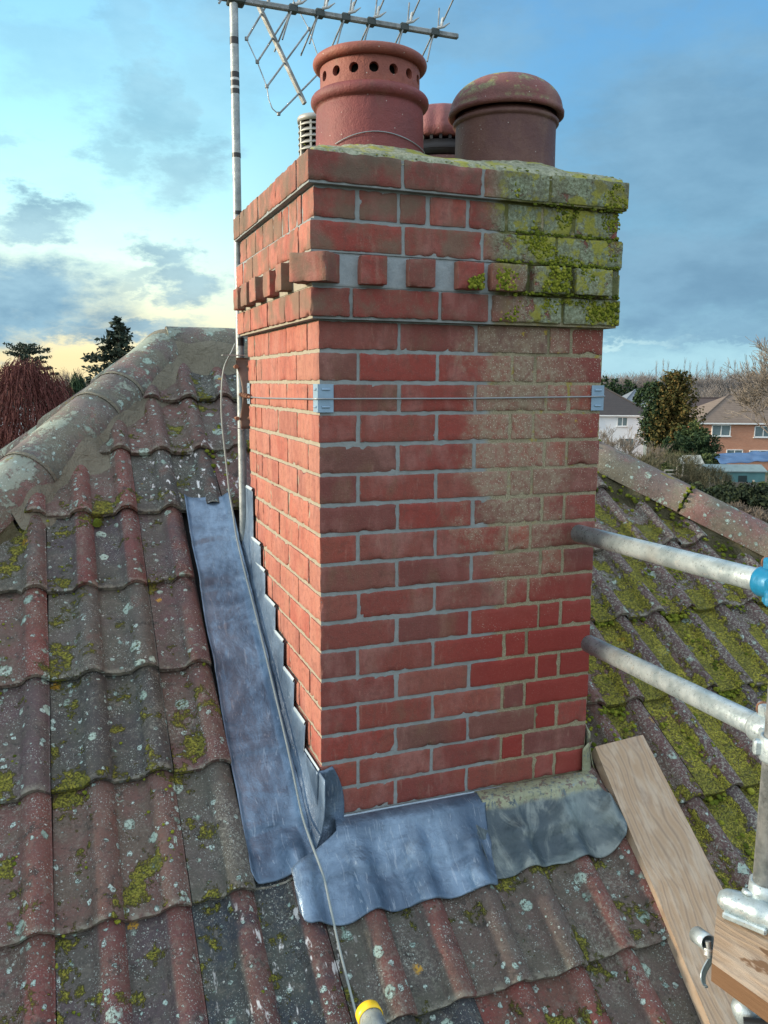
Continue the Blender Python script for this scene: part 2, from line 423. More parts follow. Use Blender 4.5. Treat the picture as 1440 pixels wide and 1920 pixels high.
def make_hip_mat():
    g = newmat('ridge_tile_clay'); P = g.pos(); r1, k_, r2, al = g.attr('dat')
    n1 = g.noise(7, 5, .62); n2 = g.noise(40, 5, .65)
    base = g.ramp(r1, [(0, (.115, .10, .092)), (.35, (.15, .122, .11)), (.6, (.16, .115, .102)), (.8, (.105, .102, .094)), (1, (.20, .10, .088))])
    base = g.mix(g.mul(g.ss(n1, .42, .60), .75), base, g.mix(n2, (.10, .105, .075), (.19, .19, .14)))
    base = g.mix(g.mul(g.ss(g.noise(11, 4, .6, vec=g.vm('ADD', P, (4, 4, 4))), .56, .7), .55), base, (.24, .10, .09))
    base = g.mix(g.mul(g.ss(n2, .48, .66), .55), base, (.06, .058, .05))
    base = g.mix(g.mul(g.ss(g.noise(170, 4, .75), .55, .66), .4), base, (.36, .33, .28))
    lx = g.ss(g.sep(P)[0], .9, .3)
    crust = g.mul(g.ss(g.add(g.noise(5.0, 4, .7, vec=g.vm('ADD', P, (2, 7, 1))), g.mul(g.noise(90, 3, .7), .25)), .64, .70), lx)
    base = g.mix(g.mul(crust, .8), base, g.mix(g.noise(160, 3, .7), (.17, .21, .17), (.36, .42, .34)))
    col, lh = lichen_layers(g, base, .9)
    mo = g.ss(g.add(g.noise(9, 5, .65, vec=g.vm('ADD', P, (0, 2, 6))), g.mul(g.noise(80, 3, .7), .2)), .74, .80)
    col = g.mix(g.mul(mo, .8), col, g.mix(g.noise(110, 3), (.15, .13, .02), (.32, .26, .04)))
    nrm = g.bump(g.add(g.add(g.mul(n2, .8), g.mul(g.noise(300, 3, .7), .3)), g.mul(g.mx(lh, crust), .7)), .0035)
    return fin(g, col, .85, 0, nrm, spec=.3)

def make_brick_mat():
    g = newmat('red_facing_brick'); P = g.pos(); X, Y, Z = g.sep(P)
    r1, r2, fl, al = g.attr('dat')
    base = g.ramp(r1, [(0, (.215, .046, .036)), (.25, (.265, .054, .042)), (.45, (.185, .050, .042)), (.62, (.30, .070, .048)), (.78, (.150, .052, .046)), (.9, (.26, .080, .060)), (1, (.125, .065, .054))])
    st = g.vm('MULTIPLY', P, (1.0, 1.0, .5))
    n1 = g.noise(11, 5, .6, vec=g.vm('ADD', st, g.comb(g.mul(r1, 7), 0, g.mul(r2, 9))))
    n2 = g.noise(60, 5, .65); n3 = g.noise(260, 4, .7)
    base = g.mix(g.mul(g.ss(n1, .50, .68), g.mul(g.add(.25, r2), .85)), base, (.165, .095, .062))      # brown kiln smear
    nb = g.noise(8, 4, .6, vec=g.vm('ADD', st, g.comb(g.mul(r2, 5), 3, g.mul(r1, 4))))
    base = g.mix(g.mul(g.ss(nb, .48, .66), .62), base, (.30, .145, .125))  # pale bloom in patches
    nx0 = g.sep(g.node('ShaderNodeNewGeometry').outputs['Normal'])[0]; base = g.mix(g.mul(g.ss(nx0, -.6, -.9), g.ss(n1, .3, .6, .25, .6)), base, (.46, .20, .14))                                   # left face: low sun's warm light painted into the brick colour
    base = g.mix(g.mul(g.ss(g.noise(14, 4, .7, vec=g.vm('ADD', P, (8, 8, 1))), .56, .70), .45), base, (.12, .055, .045))
    base = g.mix(g.mul(g.ss(n2, .45, .70), .42), base, (.125, .050, .042))
    base = g.mix(g.mul(g.ss(n3, .54, .70), .35), base, (.30, .115, .09))
    base = g.mix(g.mul(g.ss(g.noise(420, 3, .8), .56, .66), .40), base, (.085, .04, .035))
    vs_ = g.noise(30, 4, .7, vec=g.vm('MULTIPLY', P, (1, 1, .22)))
    base = g.mix(g.mul(g.ss(vs_, .54, .68), .38), base, (.155, .075, .058))
    base = g.mix(g.mul(g.ss(g.noise(34, 4, .7, vec=g.vm('ADD', g.vm('MULTIPLY', P, (1, 1, .25)), (9, 9, 9))), .58, .70), .28), base, (.36, .22, .17))
    base = g.mix(g.mul(g.ss(g.add(fl, g.mul(g.sub(g.noise(90, 4, .7), .5), 2.2)), .95, 1.25), .65), base, g.mix(g.ss(X, .40, .5), (.20, .20, .19), (.27, .24, .16)))
    # lime-bleached, speckled zone on the old right side, high up
    c = g.vm('LENGTH', g.vm('MULTIPLY', g.vm('SUBTRACT', P, (.56, 0, -.22)), (5.4, 0, 1.6)))
    c2 = g.add(c, g.mul(g.sub(g.noise(10, 6, .70), .5), 3.0))
    old = g.mul(g.ss(c2, 1.25, .30), g.ss(Z, .02, -.03))
    base = g.mix(g.mul(old, g.ss(g.noise(55, 5, .75), .35, .6, .25, .85)), base, g.mix(n3, (.17, .13, .085), (.38, .33, .24)))
    # thin weathering right of the repair, dull tops
    base = g.mix(g.mul(g.mul(g.ss(Z, -.55, -.85), g.ss(X, .3, .5)), g.ss(r2, .2, .5)), base, g.mix(n1, (.20, .028, .024), (.27, .045, .034)))
    top = g.ss(Z, -.02, .03)
    base = g.mix(g.mul(top, g.mul(g.ss(g.noise(9, 5, .6, vec=g.vm('ADD', P, (5, 0, 5))), .42, .62), .75)), base, g.mix(n2, (.085, .075, .055), (.20, .145, .10)))
    rt = g.ss(X, .38, .56)
    sp, cc = g.vor(210, P); rr = g.node('ShaderNodeSeparateColor', ins={0: cc}).outputs[0]
    spk = g.mul(g.mul(g.ss(sp, .34, .2), g.ss(rr, .45, .6)), g.mx(g.mul(g.mul(rt, g.ss(Z, -.75, -.1)), .9), g.mx(.08, g.mul(old, 1.0))))
    base = g.mix(g.mul(spk, .8), base, (.50, .47, .38))
    yel = g.mul(g.ss(g.add(g.noise(26, 4, .7), g.mul(g.noise(9, 3, .5), .4)), .86, .93), g.mul(rt, g.ss(Z, -.65, -.2)))
    base = g.mix(g.mul(yel, .85), base, g.mix(n2, (.28, .20, .03), (.46, .36, .06)))
    # corbel: grey-green crust and yellow moss towards the right end
    Fx = g.mx(g.ss(X, .46, .60), g.mul(g.ss(X, .40, .5), g.ss(Z, .07, .2)))
    mz = g.mul(Fx, g.ss(Z, -.012, .006))
    crn = g.add(g.noise(10, 5, .68, vec=g.vm('ADD', P, (1, 0, 3))), g.mul(g.sub(g.noise(70, 4, .7), .5), .3))
    cr_ = g.mul(mz, g.ss(crn, .33, .42))
    base = g.mix(g.mul(cr_, .88), base, g.ramp(g.noise(130, 4, .75), [(.3, (.06, .085, .045)), (.46, (.15, .19, .115)), (.62, (.27, .34, .24)), (.76, (.46, .52, .42))]))
    yl = g.mul(mz, g.ss(g.add(g.noise(13, 5, .7, vec=g.vm('ADD', P, (6, 0, 2))), g.mul(g.sub(n2, .5), .25)), .50, .58))
    base = g.mix(g.mul(yl, .9), base, g.mix(g.noise(120, 3), (.13, .15, .015), (.36, .34, .05)))
    # green-brown soot on the very top course left
    lt = g.mul(g.ss(Z, .19, .34), g.ss(g.noise(12, 5, .65, vec=g.vm('ADD', P, (2, 2, 0))), .42, .58))
    base = g.mix(g.mul(lt, .5), base, (.085, .075, .055))
    hh = g.add(g.mul(n3, .35), g.add(g.mul(n2, .5), g.mul(g.mx(yl, cr_), g.add(.6, g.noise(90, 4, .7)))))
    nrm = g.bump(hh, .0034, 1.0)
    return fin(g, base, .82, 0, nrm, spec=.3)

def make_mortar_mat():
    g = newmat('joint_mortar'); P = g.pos(); X, Y, Z = g.sep(P)
    n2 = g.noise(45, 5, .65); n3 = g.noise(300, 4, .75); n1 = g.noise(9, 4, .6)
    new = g.mix(n2, (.16, .19, .195), (.31, .34, .34))
    new = g.mix(g.mul(g.ss(n1, .5, .7), .5), new, (.17, .18, .17))
    old = g.ramp(n3, [(.3, (.14, .125, .075)), (.5, (.30, .27, .18)), (.7, (.46, .42, .31))])
    old = g.mix(g.mul(g.ss(n1, .5, .66), .55), old, (.13, .13, .075))
    cream = g.mix(n2, (.22, .20, .155), (.36, .34, .27))
    # repointed part ends in a toothed line two and a half bricks in
    teeth = g.mul(g.ss(g.m('PINGPONG', g.mul(Z, 1 / .075), 1.0), .35, .65), .0)
    bx = g.add(X, g.mul(g.sub(g.noise(16, 3), .5), .07))
    bx = g.sub(bx, g.mul(g.ss(Z, -.3, -1.2), .0))
    kf = g.ss(g.add(bx, g.mul(g.ss(Z, -.30, -1.1), -.05)), .445, .475)
    c = g.mix(kf, new, old)
    c = g.mix(g.mul(g.mul(g.ss(Z, .071, .076), g.ss(Z, .145, .140)), .75), c, g.mix(n2, (.20, .25, .28), (.36, .41, .44)))
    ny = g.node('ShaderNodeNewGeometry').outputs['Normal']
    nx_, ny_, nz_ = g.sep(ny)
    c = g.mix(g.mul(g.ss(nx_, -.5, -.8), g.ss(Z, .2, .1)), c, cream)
    yel = g.mul(g.mul(kf, g.ss(g.noise(22, 4, .7), .56, .64)), g.ss(Z, -.75, -.2))
    c = g.mix(g.mul(yel, .8), c, g.mix(n2, (.26, .20, .04), (.42, .34, .07)))
    mo = g.mul(kf, g.mul(g.ss(Z, -.01, .01), g.ss(g.noise(18, 4, .7), .35, .5)))
    c = g.mix(g.mul(mo, .9), c, g.mix(n2, (.045, .055, .02), (.16, .17, .04)))
    nrm = g.bump(g.add(g.mul(n3, g.mix(kf, (.3, .3, .3), (1, 1, 1))), n2), .003, 1.0)
    return fin(g, c, .9, 0, nrm, spec=.2)

def make_lead_mat(name, old=False):
    g = newmat(name); P = g.pos()
    n1 = g.noise(5, 5, .6, dist=.6); n2 = g.noise(22, 6, .68, dist=.4)
    smear = g.noise(7, 6, .7, vec=g.vm('MULTIPLY', P, (1.6, .8, .8)), dist=1.2)
    if old:
        c = g.mix(g.ss(n1, .35, .65), (.055, .08, .095), (.20, .25, .245))
        c = g.mix(g.mul(g.ss(smear, .46, .64), .6), c, (.27, .31, .29))
        c = g.mix(g.mul(g.ss(g.noise(14, 4, .6, vec=g.vm('ADD', P, (3, 0, 0))), .52, .64), .55), c, (.045, .07, .085))
        X, Y, Z = g.sep(P)
        st = g.mul(g.ss(Z, rz(-.03) + .032, rz(-.03) + .046), g.ss(g.noise(60, 4, .75, vec=g.vm('MULTIPLY', P, (1, 1, .5))), .36, .48))
        c = g.mix(g.mul(st, .9), c, g.mix(g.noise(140, 4), (.20, .21, .12), (.38, .40, .27)))
        c = g.mix(g.mul(g.mul(st, g.ss(g.noise(45, 3, .7), .55, .62)), .8), c, (.12, .075, .07))
        me, ro = .35, .46
    else:
        c = g.mix(g.ss(n1, .34, .66), (.070, .112, .170), (.19, .275, .375))
        c = g.mix(g.mul(g.ss(smear, .50, .75), .22), c, (.28, .35, .42))
        c = g.mix(g.mul(g.ss(n2, .50, .70), .40), c, (.07, .10, .15))
        c = g.mix(g.mul(g.ss(g.noise(60, 4, .75), .60, .70), .2), c, (.30, .36, .42))
        cr_ = g.noise(4, 3, .5, vec=g.vm('MULTIPLY', P, (1.5, 11, 11)), dist=1.6)
        c = g.mix(g.mul(g.ss(g.m('ABSOLUTE', g.sub(cr_, .52)), .012, .0), .35), c, (.05, .07, .10))
        sc_ = g.ss(g.noise(9, 3, .5, vec=g.vm('MULTIPLY', P, (9, 1.2, 1.2)), dist=2.5), .635, .65)
        c = g.mix(g.mul(sc_, .22), c, (.50, .56, .62))
        me, ro = (.15 if name == 'upstand_lead' else .48), .36
    nrm = g.bump(g.add(g.mul(n1, 1.2), g.add(g.mul(smear, .6), g.mul(n2, .35))), .010, .8)
    return fin(g, c, g.ss(n2, .3, .7, ro - .08, ro + .14), me, nrm, spec=.5)

def make_pot_mat(name, a, b, moss=0.0, streak=.4):
    g = newmat(name); P = g.pos(); X, Y, Z = g.sep(P)
    n1 = g.noise(8, 5, .6); n2 = g.noise(60, 5, .65); v = g.noise(16, 5, .6, vec=g.vm('MULTIPLY', P, (1, 1, .25)))
    c = g.mix(g.ss(n1, .35, .65), a, b)
    c = g.mix(g.mul(g.ss(v, .5, .7), streak), c, (.20, .125, .085))
    c = g.mix(g.mul(g.ss(n2, .55, .75), .35), c, tuple(x * .55 for x in a))
    sp, cc = g.vor(90, P); rr = g.node('ShaderNodeSeparateColor', ins={0: cc}).outputs[0]
    c = g.mix(g.mul(g.mul(g.ss(sp, .16, .08), g.ss(rr, .8, .85)), .8), c, (.5, .47, .42))
    if moss:
        N_ = g.sep(g.node('ShaderNodeNewGeometry').outputs['Normal'])[2]
        k = g.mul(g.ss(g.add(g.noise(14, 5, .7), g.mul(g.sub(n2, .5), .3)), .50, .58), g.ss(N_, .12, .5))
        c = g.mix(g.mul(k, moss), c, g.ramp(g.noise(120, 3, .7), [(.3, (.08, .085, .04)), (.55, (.17, .18, .08)), (.75, (.30, .29, .12))]))
        k2 = g.mul(g.ss(g.noise(11, 4, .7, vec=g.vm('ADD', P, (0, 4, 4))), .60, .66), g.ss(N_, .3, .6))
        c = g.mix(g.mul(k2, .8), c, g.mix(n2, (.17, .17, .02), (.34, .31, .05)))
    return fin(g, c, .62, 0, g.bump(g.add(n2, g.add(g.mul(n1, .8), g.mul(g.noise(250, 3), .5))), .0024), spec=.4)

def make_galv(name, c1=(.29, .37, .40), c2=(.46, .55, .58), ro=.34, me=.48):
    g = newmat(name); P = g.pos()
    n1 = g.noise(25, 4, .6); n2 = g.noise(120, 5, .7); n3 = g.noise(6, 4, .6)
    c = g.mix(g.ss(n1, .35, .65), c1, c2)
    c = g.mix(g.mul(g.ss(n2, .58, .74), .5), c, tuple(x * .45 for x in c1))
    c = g.mix(g.mul(g.ss(n3, .58, .72), .35), c, (.33, .33, .30))
    dv, dc = g.vor(70, P); c = g.mix(g.mul(g.ss(dv, .16, .08), .6), c, (.09, .08, .07)); c = g.mix(g.mul(g.ss(g.noise(45, 4, .7, vec=g.vm('ADD', P, (7, 7, 7))), .62, .68), .6), c, (.52, .54, .52))
    return fin(g, c, g.ss(n2, .3, .7, ro - .1, ro + .14), me, g.bump(g.add(n2, n1), .0008), spec=.5)

def make_wood(name, M3, o, tone=1.0, umber=0.0):
    """sawn softwood, grain along local x of the board frame"""
    g = newmat(name); P = g.vm('SUBTRACT', g.pos(), tuple(o))
    a = g.vm('DOT_PRODUCT', P, tuple(M3.col[0])); b = g.vm('DOT_PRODUCT', P, tuple(M3.col[1])); c_ = g.vm('DOT_PRODUCT', P, tuple(M3.col[2]))
    L = g.comb(g.mul(a, .8), g.mul(b, 8.0), g.mul(c_, 8.0))
    Lw = g.vm('ADD', L, g.scale(g.noise(1.8, 2, .5, vec=g.comb(g.mul(a, 2.2), g.mul(b, 4), c_), col=True), (0, .9, .9)))
    ring = g.noise(7, 3, .55, vec=Lw)
    wv = g.node('ShaderNodeTexWave', {'wave_type': 'BANDS', 'bands_direction': 'Y'}, {'Vector': Lw, 'Scale': 1.7, 'Distortion': 2.4, 'Detail': 3, 'Detail Scale': .7}).outputs['Fac']
    fine = g.noise(30, 4, .7, vec=g.comb(g.mul(a, .6), g.mul(b, 14), g.mul(c_, 14)))
    col = g.ramp(wv, [(0, (.40 * tone, .285 * tone, .185 * tone)), (.6, (.44 * tone, .32 * tone, .215 * tone)), (.88, (.38 * tone, .285 * tone, .20 * tone)), (1, (.31 * tone, .225 * tone, .155 * tone))])
    col = g.mix(g.mul(g.ss(fine, .52, .7), .4), col, (.27 * tone, .19 * tone, .13 * tone))
    blot = g.noise(9, 4, .6, vec=g.comb(a, g.mul(b, 3), c_))
    col = g.mix(g.mul(g.ss(blot, .45, .62), .55), col, (.52 * tone, .43 * tone, .33 * tone))
    col = g.mix(g.mul(g.ss(g.noise(6, 4, .6, vec=g.comb(g.mul(a, 1.4), g.mul(b, 2), 4.0)), .55, .68), .5), col, (.25, .19, .15))
    # knots
    d, cc = g.vor(1.0, g.comb(g.mul(a, 4.3), g.mul(b, 9.5), 0.7)); rr = g.node('ShaderNodeSeparateColor', ins={0: cc}).outputs[0]
    kn = g.mul(g.ss(d, .20, .10), g.ss(rr, .40, .45))
    col = g.mix(g.mul(kn, .85), col, (.13, .075, .045))
    if umber:
        nrm_ = g.node('ShaderNodeNewGeometry').outputs['Normal']; col = g.mix(g.ss(g.sep(nrm_)[2], .6, .3), col, g.mix(fine, (.10, .055, .028), (.17, .10, .055)))  # board sides darker brown than its top
    if umber: col = g.mix(g.mul(g.ss(g.noise(5, 4, .6, vec=g.comb(g.mul(a, 1.5), g.mul(b, 3), 9.0)), .56, .60), umber), col, (.16, .085, .04))
    return fin(g, col, .8, 0, g.bump(g.add(g.mul(wv, .5), g.mul(fine, 1.4)), .0012), spec=.25)

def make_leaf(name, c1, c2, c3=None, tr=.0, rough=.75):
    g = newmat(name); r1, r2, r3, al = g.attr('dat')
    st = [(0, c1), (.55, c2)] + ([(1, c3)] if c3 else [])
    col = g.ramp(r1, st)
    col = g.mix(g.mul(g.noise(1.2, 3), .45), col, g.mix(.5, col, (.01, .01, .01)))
    return fin(g, col, rough, 0, spec=.2)

MT_TILE = make_tile_mat('weathered_roof_tile')
MT_HIP = make_hip_mat()
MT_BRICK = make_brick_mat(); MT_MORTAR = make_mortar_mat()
MT_LEAD = make_lead_mat('new_lead'); MT_LEADOLD = make_lead_mat('old_lead', True)
MT_POT = make_pot_mat('terracotta_red', (.195, .048, .046), (.145, .040, .040), 0, .4)
MT_POTTOP = make_pot_mat('terracotta_rim', (.27, .085, .058), (.20, .062, .046), .0, .5)
MT_POTD = make_pot_mat('terracotta_maroon', (.095, .042, .040), (.13, .065, .052), 0, .5)
MT_DOME = make_pot_mat('terracotta_mossy', (.16, .052, .045), (.12, .045, .038), .85, .4)
MT_PINK = make_pot_mat('terracotta_pink', (.22, .080, .085), (.17, .062, .066), .25, .3)
MT_GALV = make_galv('galvanised_steel')
MT_GALVD = make_galv('weathered_steel', (.22, .25, .26), (.40, .43, .44), .5, .6)
MT_ALU = make_galv('weathered_aluminium', (.14, .16, .16), (.26, .28, .28), .5, .4)
MT_MASTM = make_galv('mast_aluminium', (.22, .26, .27), (.34, .38, .385), .48, .35)
MT_BLACK = simple('black_tape', (.012, .014, .016), .45)
MT_DKGRN = simple('black_plastic', (.025, .04, .038), .5)
MT_WPLAS = simple('grey_plastic', (.42, .46, .47), .55)
MT_BROWN = simple('brown_painted_steel', (.13, .075, .055), .5, 0, .4, 30, .001)
MT_CABLE = simple('grey_cable_sheath', (.25, .29, .28), .5)
MT_CABLED = simple('dark_cable_sheath', (.10, .12, .125), .5)
MT_WIRE = simple('galvanised_wire', (.28, .31, .33), .45, .5)
MT_PLATE = simple('blue_grey_steel_plate', (.24, .36, .47), .42, .35, .2, 40)
MT_BLUE = simple('blue_painted_coupler', (.008, .16, .31), .38, .1, .3, 90, .0015)
MT_RUST = simple('rusty_steel', (.20, .10, .06), .75, .2, .5, 120, .002, 200)
MT_YEL = simple('yellow_plastic', (.80, .52, .02), .4, 0, .12)
def bedding_mat(name, c1, c2, c3):
    g = newmat(name); n = g.noise(18, 5, .6, dist=.5); n2 = g.noise(150, 4, .7)
    c = g.mix(n, c1, c2); c = g.mix(g.mul(g.ss(n2, .5, .7), .4), c, c3)
    return fin(g, c, .85, 0, g.bump(g.add(g.mul(g.noise(9, 5, .65, dist=1.4), 2.6), g.mul(n2, .3)), .013), spec=.2)
MT_BED = bedding_mat('new_bedding_mortar', (.15, .14, .105), (.225, .21, .16), (.11, .10, .075))
MT_BEDOLD = bedding_mat('old_mossy_mortar', (.045, .045, .022), (.13, .115, .07), (.03, .04, .012))
g = newmat('flaunching_mortar'); n = g.noise(80, 4, .7)
c = g.ramp(n, [(.3, (.10, .11, .07)), (.5, (.25, .27, .19)), (.7, (.42, .43, .33))])
c = g.mix(g.mul(g.ss(g.add(g.noise(12, 4, .7), g.mul(n, .2)), .58, .68), .85), c, (.27, .27, .04))
MT_FLAUNCH = fin(g, c, .9, 0, g.bump(n, .004), spec=.2)
g = newmat('green_moss'); r1, r2, r3, al = g.attr('dat')
c = g.ramp(g.add(g.mul(r1, .75), g.mul(g.noise(300, 3, .7), .35)), [(.1, (.03, .045, .008)), (.35, (.10, .13, .016)), (.6, (.24, .26, .03)), (.9, (.42, .42, .07))])
MT_MOSS = fin(g, c, .95, 0, g.bump(g.noise(700, 3, .8), .002), spec=.1)
# ------------------------------------------------------------------ house with its tiled hipped roof
HX0, HX1 = RX0 - HK * (RY - EY), RX1 + (RY - EY)          # eaves corners of the front slope
BY = 2 * RY - EY; NK = 1 / math.hypot(1, HK)
house = empty('house', (.41, RY, GZ), 'house under the weathered pantiled hipped roof that the brick chimney rises through', 'house')

PITCH_X = .15
def profile(t):
    """tile surface height for t in 0..1 over one roll pitch: pan then roll"""
    if t < .50: return .004 * (2 * t / .50 - 1) ** 2
    q = (t - .50) / .50
    return .004 + .029 * math.sin(PI * min(1, q)) ** .78
def tile_h(x_):
    """height above roof plane of the tile surface at x (front slope)"""
    t = ((x_ + .65) / PITCH_X) % 1.0
    return profile(t)
TS = [0, .10, .25, .40, .50, .535, .58, .64, .71, .79, .86, .92, .96, .985]
def edge_e(x_, s_): return .0035 * nz(x_ * 22, s_ * 9, 1.7) + .0022 * nz(x_ * 75, s_ * 9, 3.1) + min(.016, max(0, nz(x_ * 8.5, s_ * 7.3, 9.2) - .40) * .10) * (.6 + nz(x_ * 60, s_))
def tile_slope(mb, mapf, x_lo, x_hi, s_list, inside, detail=True):
    """mapf(x, s, h): x along the eaves, s up the slope, h off the plane"""
    k0 = int(math.floor((x_lo + .65) / .3)); k1 = int(math.ceil((x_hi + .65) / .3))
    for si, s0 in enumerate(s_list):
        for k in range(k0, k1):
            xa = -.65 + .3 * k
            if not inside(xa + .15, s0 + .17): continue
            ra, rb = random.random(), random.random()
            if .2 < xa < .95 and -.75 < s0 * CS < -.05: ra = .38 + .38 * ra
            ds = random.uniform(-.007, .007); dh = random.uniform(-.002, .003); rot = random.uniform(-.012, .012); tilt = random.uniform(-.004, .004)
            L = .415; cols = []
            for rr in (0, 1):
                for t in TS: cols.append((rr * .15 + t * .15, profile(t), 1 if t > .6 else (0 if t < .5 else .5), rr, t))
            cols.append((.2985, .010, .6, 1, 1.0))
            rows = [(-.0, -.0, 0), (.004, .0025, .01), (.10, .003, .25), (.22, .003, .55), (L, .002, 1.0)]
            ss_ = []
            vs, dat = [], []
            for j, (sv, hh, al) in enumerate(rows):
                lift = .024 * (1 - sv / .345) + .002
                for (xx, hp, rl, rr, t) in cols:
                    if j >= 3 and False: pass
                    wob = .0016 * nz(xa * 3 + xx * 9, s0 * 4 + sv * 5, 3.3)
                    e = edge_e(xa + xx, s0) if j < 2 else 0
                    edge_drop = -.003 if j == 0 else 0
                    vs.append(mapf(xa + xx + rot * (sv - .2), s0 + sv + ds + e + rot * (xx - .15) * -1, hp + lift + dh + wob + edge_drop + tilt * (xx - .15) / .15))
                    dat.append((ra, rl if rl != .5 else .4, rb, max(0.0, min(1.0, al))))
            nc = len(cols); fs = []
            for j in range(len(rows) - 1):
                for i in range(nc - 1): fs.append((j * nc + i, j * nc + i + 1, (j + 1) * nc + i + 1, (j + 1) * nc + i))
            mb.add(vs, fs, dat)
            # front lip and underside
            th = .0155
            lv, ld = [], []
            for q in (0, 1, 2):
                for (xx, hp, rl, rr, t) in cols:
                    lift = .026
                    e = edge_e(xa + xx, s0)
                    wob = .0016 * nz(xa * 3 + xx * 9, s0 * 4, 3.3)
                    h_ = hp + lift + dh + wob - .003 + tilt * (xx - .15) / .15
                    sv = s0 + ds + e + rot * (xx - .15) * -1
                    if q == 0: lv.append(mapf(xa + xx - rot * .2, sv, h_))
                    elif q == 1: lv.append(mapf(xa + xx - rot * .2, sv + .0015, h_ - th))
                    else: lv.append(mapf(xa + xx - rot * .2, sv + .06, h_ - th - .004))
                    ld.append((ra, rl if rl != .5 else .4, rb, 0))
            fs = []
            for j in range(2):
                for i in range(nc - 1): fs.append(((j + 1) * nc + i, (j + 1) * nc + i + 1, j * nc + i + 1, j * nc + i))
            mb.add(lv, fs, ld, 0, False)
            # right edge of the tile (raised lip over its neighbour)
            ev, ed = [], []
            for (sv, hh, al) in rows:
                lift = .024 * (1 - sv / .345) + .002
                e = edge_e(xa + .2985, s0) if sv < .01 else 0
                for dz_ in (0, -.020):
                    wob = .0016 * nz(xa * 3 + .2985 * 9, s0 * 4 + sv * 5, 3.3)
                    ev.append(mapf(xa + .2985 + rot * (sv - .2), s0 + sv + ds + e - rot * .1485, .010 + lift + dh + wob + dz_ + tilt - (.003 if sv == 0 else 0))); ed.append((ra, .6, rb, al))
            mb.add(ev, [(2 * i, 2 * i + 1, 2 * i + 3, 2 * i + 2) for i in range(len(rows) - 1)], ed, 0, False)

SG = .3475
s_front0 = (-.104) / CS                      # a course edge lies at y = -.104
def courses(slen):
    a = s_front0
    while a - SG > EY / CS: a -= SG
    out = []
    while a < RY / CS: out.append(a); a += SG
    return out
def map_front(x_, s, h): return Vector((x_, s * CS - SN * h, Z0 + s * SN + CS * h))
def inside_front(x_, s):
    y_ = s * CS; m_ = RY - y_
    return RX0 - HK * m_ - .35 < x_ < RX1 + m_ + .35
def cut(mb_obj, planes):
    me = mb_obj.data; bm = bmesh.new(); bm.from_mesh(me)
    for (co_, no) in planes:
        geom = bm.verts[:] + bm.edges[:] + bm.faces[:]
        bmesh.ops.bisect_plane(bm, geom=geom, plane_co=Vector(co_) - mb_obj.matrix_world.translation, plane_no=no, clear_outer=True)
    bm.to_mesh(me); bm.free()
mb = MB()
tile_slope(mb, map_front, -2.6, 3.6, [s for s in courses(0) if s > -2.2], inside_front)
roof = mb.build('roof', MT_TILE, house)
roof['label'] = 'weathered double-roll tiles in red, grey and plum with lichen and moss'
bpy.context.view_layer.update()
# vertical planes along the two hips and the ridge (kept side: y < RY - distance)
def hip_cut(o, gap=.03):
    cut(o, [((RX0, RY, 0), (-NK, HK * NK, 0)), ((RX1, RY, 0), (.7071, .7071, 0)), ((0, RY, 0), (0, 1, 0))])
hip_cut(roof)
def drop(o, test):
    bm = bmesh.new(); bm.from_mesh(o.data); ofs = o.matrix_world.translation
    bmesh.ops.delete(bm, geom=[f_ for f_ in bm.faces if test(f_.calc_center_median() + ofs)], context='FACES'); bm.to_mesh(o.data); bm.free()
# no tiles under the lead gutter or inside the stack
drop(roof, lambda c_: (-.195 < c_.x < .80) and (-.115 < c_.y < 1.046))
# plain lower tiling beyond what the camera sees, and the other three slopes, plus underlay
mb = MB()
lowy = [s for s in courses(0) if s <= -2.2]
def lowgrid(x0, x1, s0, s1, mp, nx):
    vs, fs, dd = [], [], []
    ns = int((s1 - s0) / SG) + 1
    for j in range(ns * 2):
        s = s0 + (j // 2 + (j % 2)) * SG; h = .026 if j % 2 == 0 else .002
        for i in range(nx): xx = x0 + (x1 - x0) * i / (nx - 1); vs.append(mp(xx, s, h + profile(((xx + .65) / .15) % 1))); dd.append((nz(xx * 2, s * 2) * .5 + .5, profile(((xx + .65) / .15) % 1) / .034, .5, .5))
    for j in range(ns * 2 - 1):
        for i in range(nx - 1): fs.append((j * nx + i, j * nx + i + 1, (j + 1) * nx + i + 1, (j + 1) * nx + i))
    mb.add(vs, fs, dd)
lowgrid(-6, 7, EY / CS, min([s for s in courses(0) if s > -2.2]) - SG, map_front, 420)
lo = mb.build('roof', MT_TILE, house); bpy.context.view_layer.update(); hip_cut(lo)
def side_map(kind):
    if kind == 'back': return lambda x_, s, h: Vector((x_, 2 * RY - (s * CS - SN * h), Z0 + s * SN + CS * h))
    if kind == 'left': return lambda x_, s, h: Vector((RX0 - HK * RY + (HK * s * CS - SN * h), RY - x_, Z0 + s * SN + CS * h))
    return lambda x_, s, h: Vector((RX1 + RY - (s * CS - SN * h), RY + x_, Z0 + s * SN + CS * h))
for kind in ('left', 'right', 'back'):
    mb = MB(); lowgrid(-6.2, 7.2 if kind == 'back' else 6.2, EY / CS, RY / CS, side_map(kind), 260)
    o = mb.build('roof', MT_TILE, house); bpy.context.view_layer.update()
    if kind == 'back': cut(o, [((RX0, RY, 0), (-NK, -HK * NK, 0)), ((RX1, RY, 0), (.7071, -.7071, 0)), ((0, RY, 0), (0, -1, 0))])
    if kind == 'left': cut(o, [((RX0, RY, 0), (NK, HK * NK, 0)), ((RX0, RY, 0), (NK, -HK * NK, 0))])
    if kind == 'right': cut(o, [((RX1, RY, 0), (-.7071, .7071, 0)), ((RX1, RY, 0), (-.7071, -.7071, 0))])
mb = MB()
ez = rz(EY) - .03; kz = rz(RY) - .03
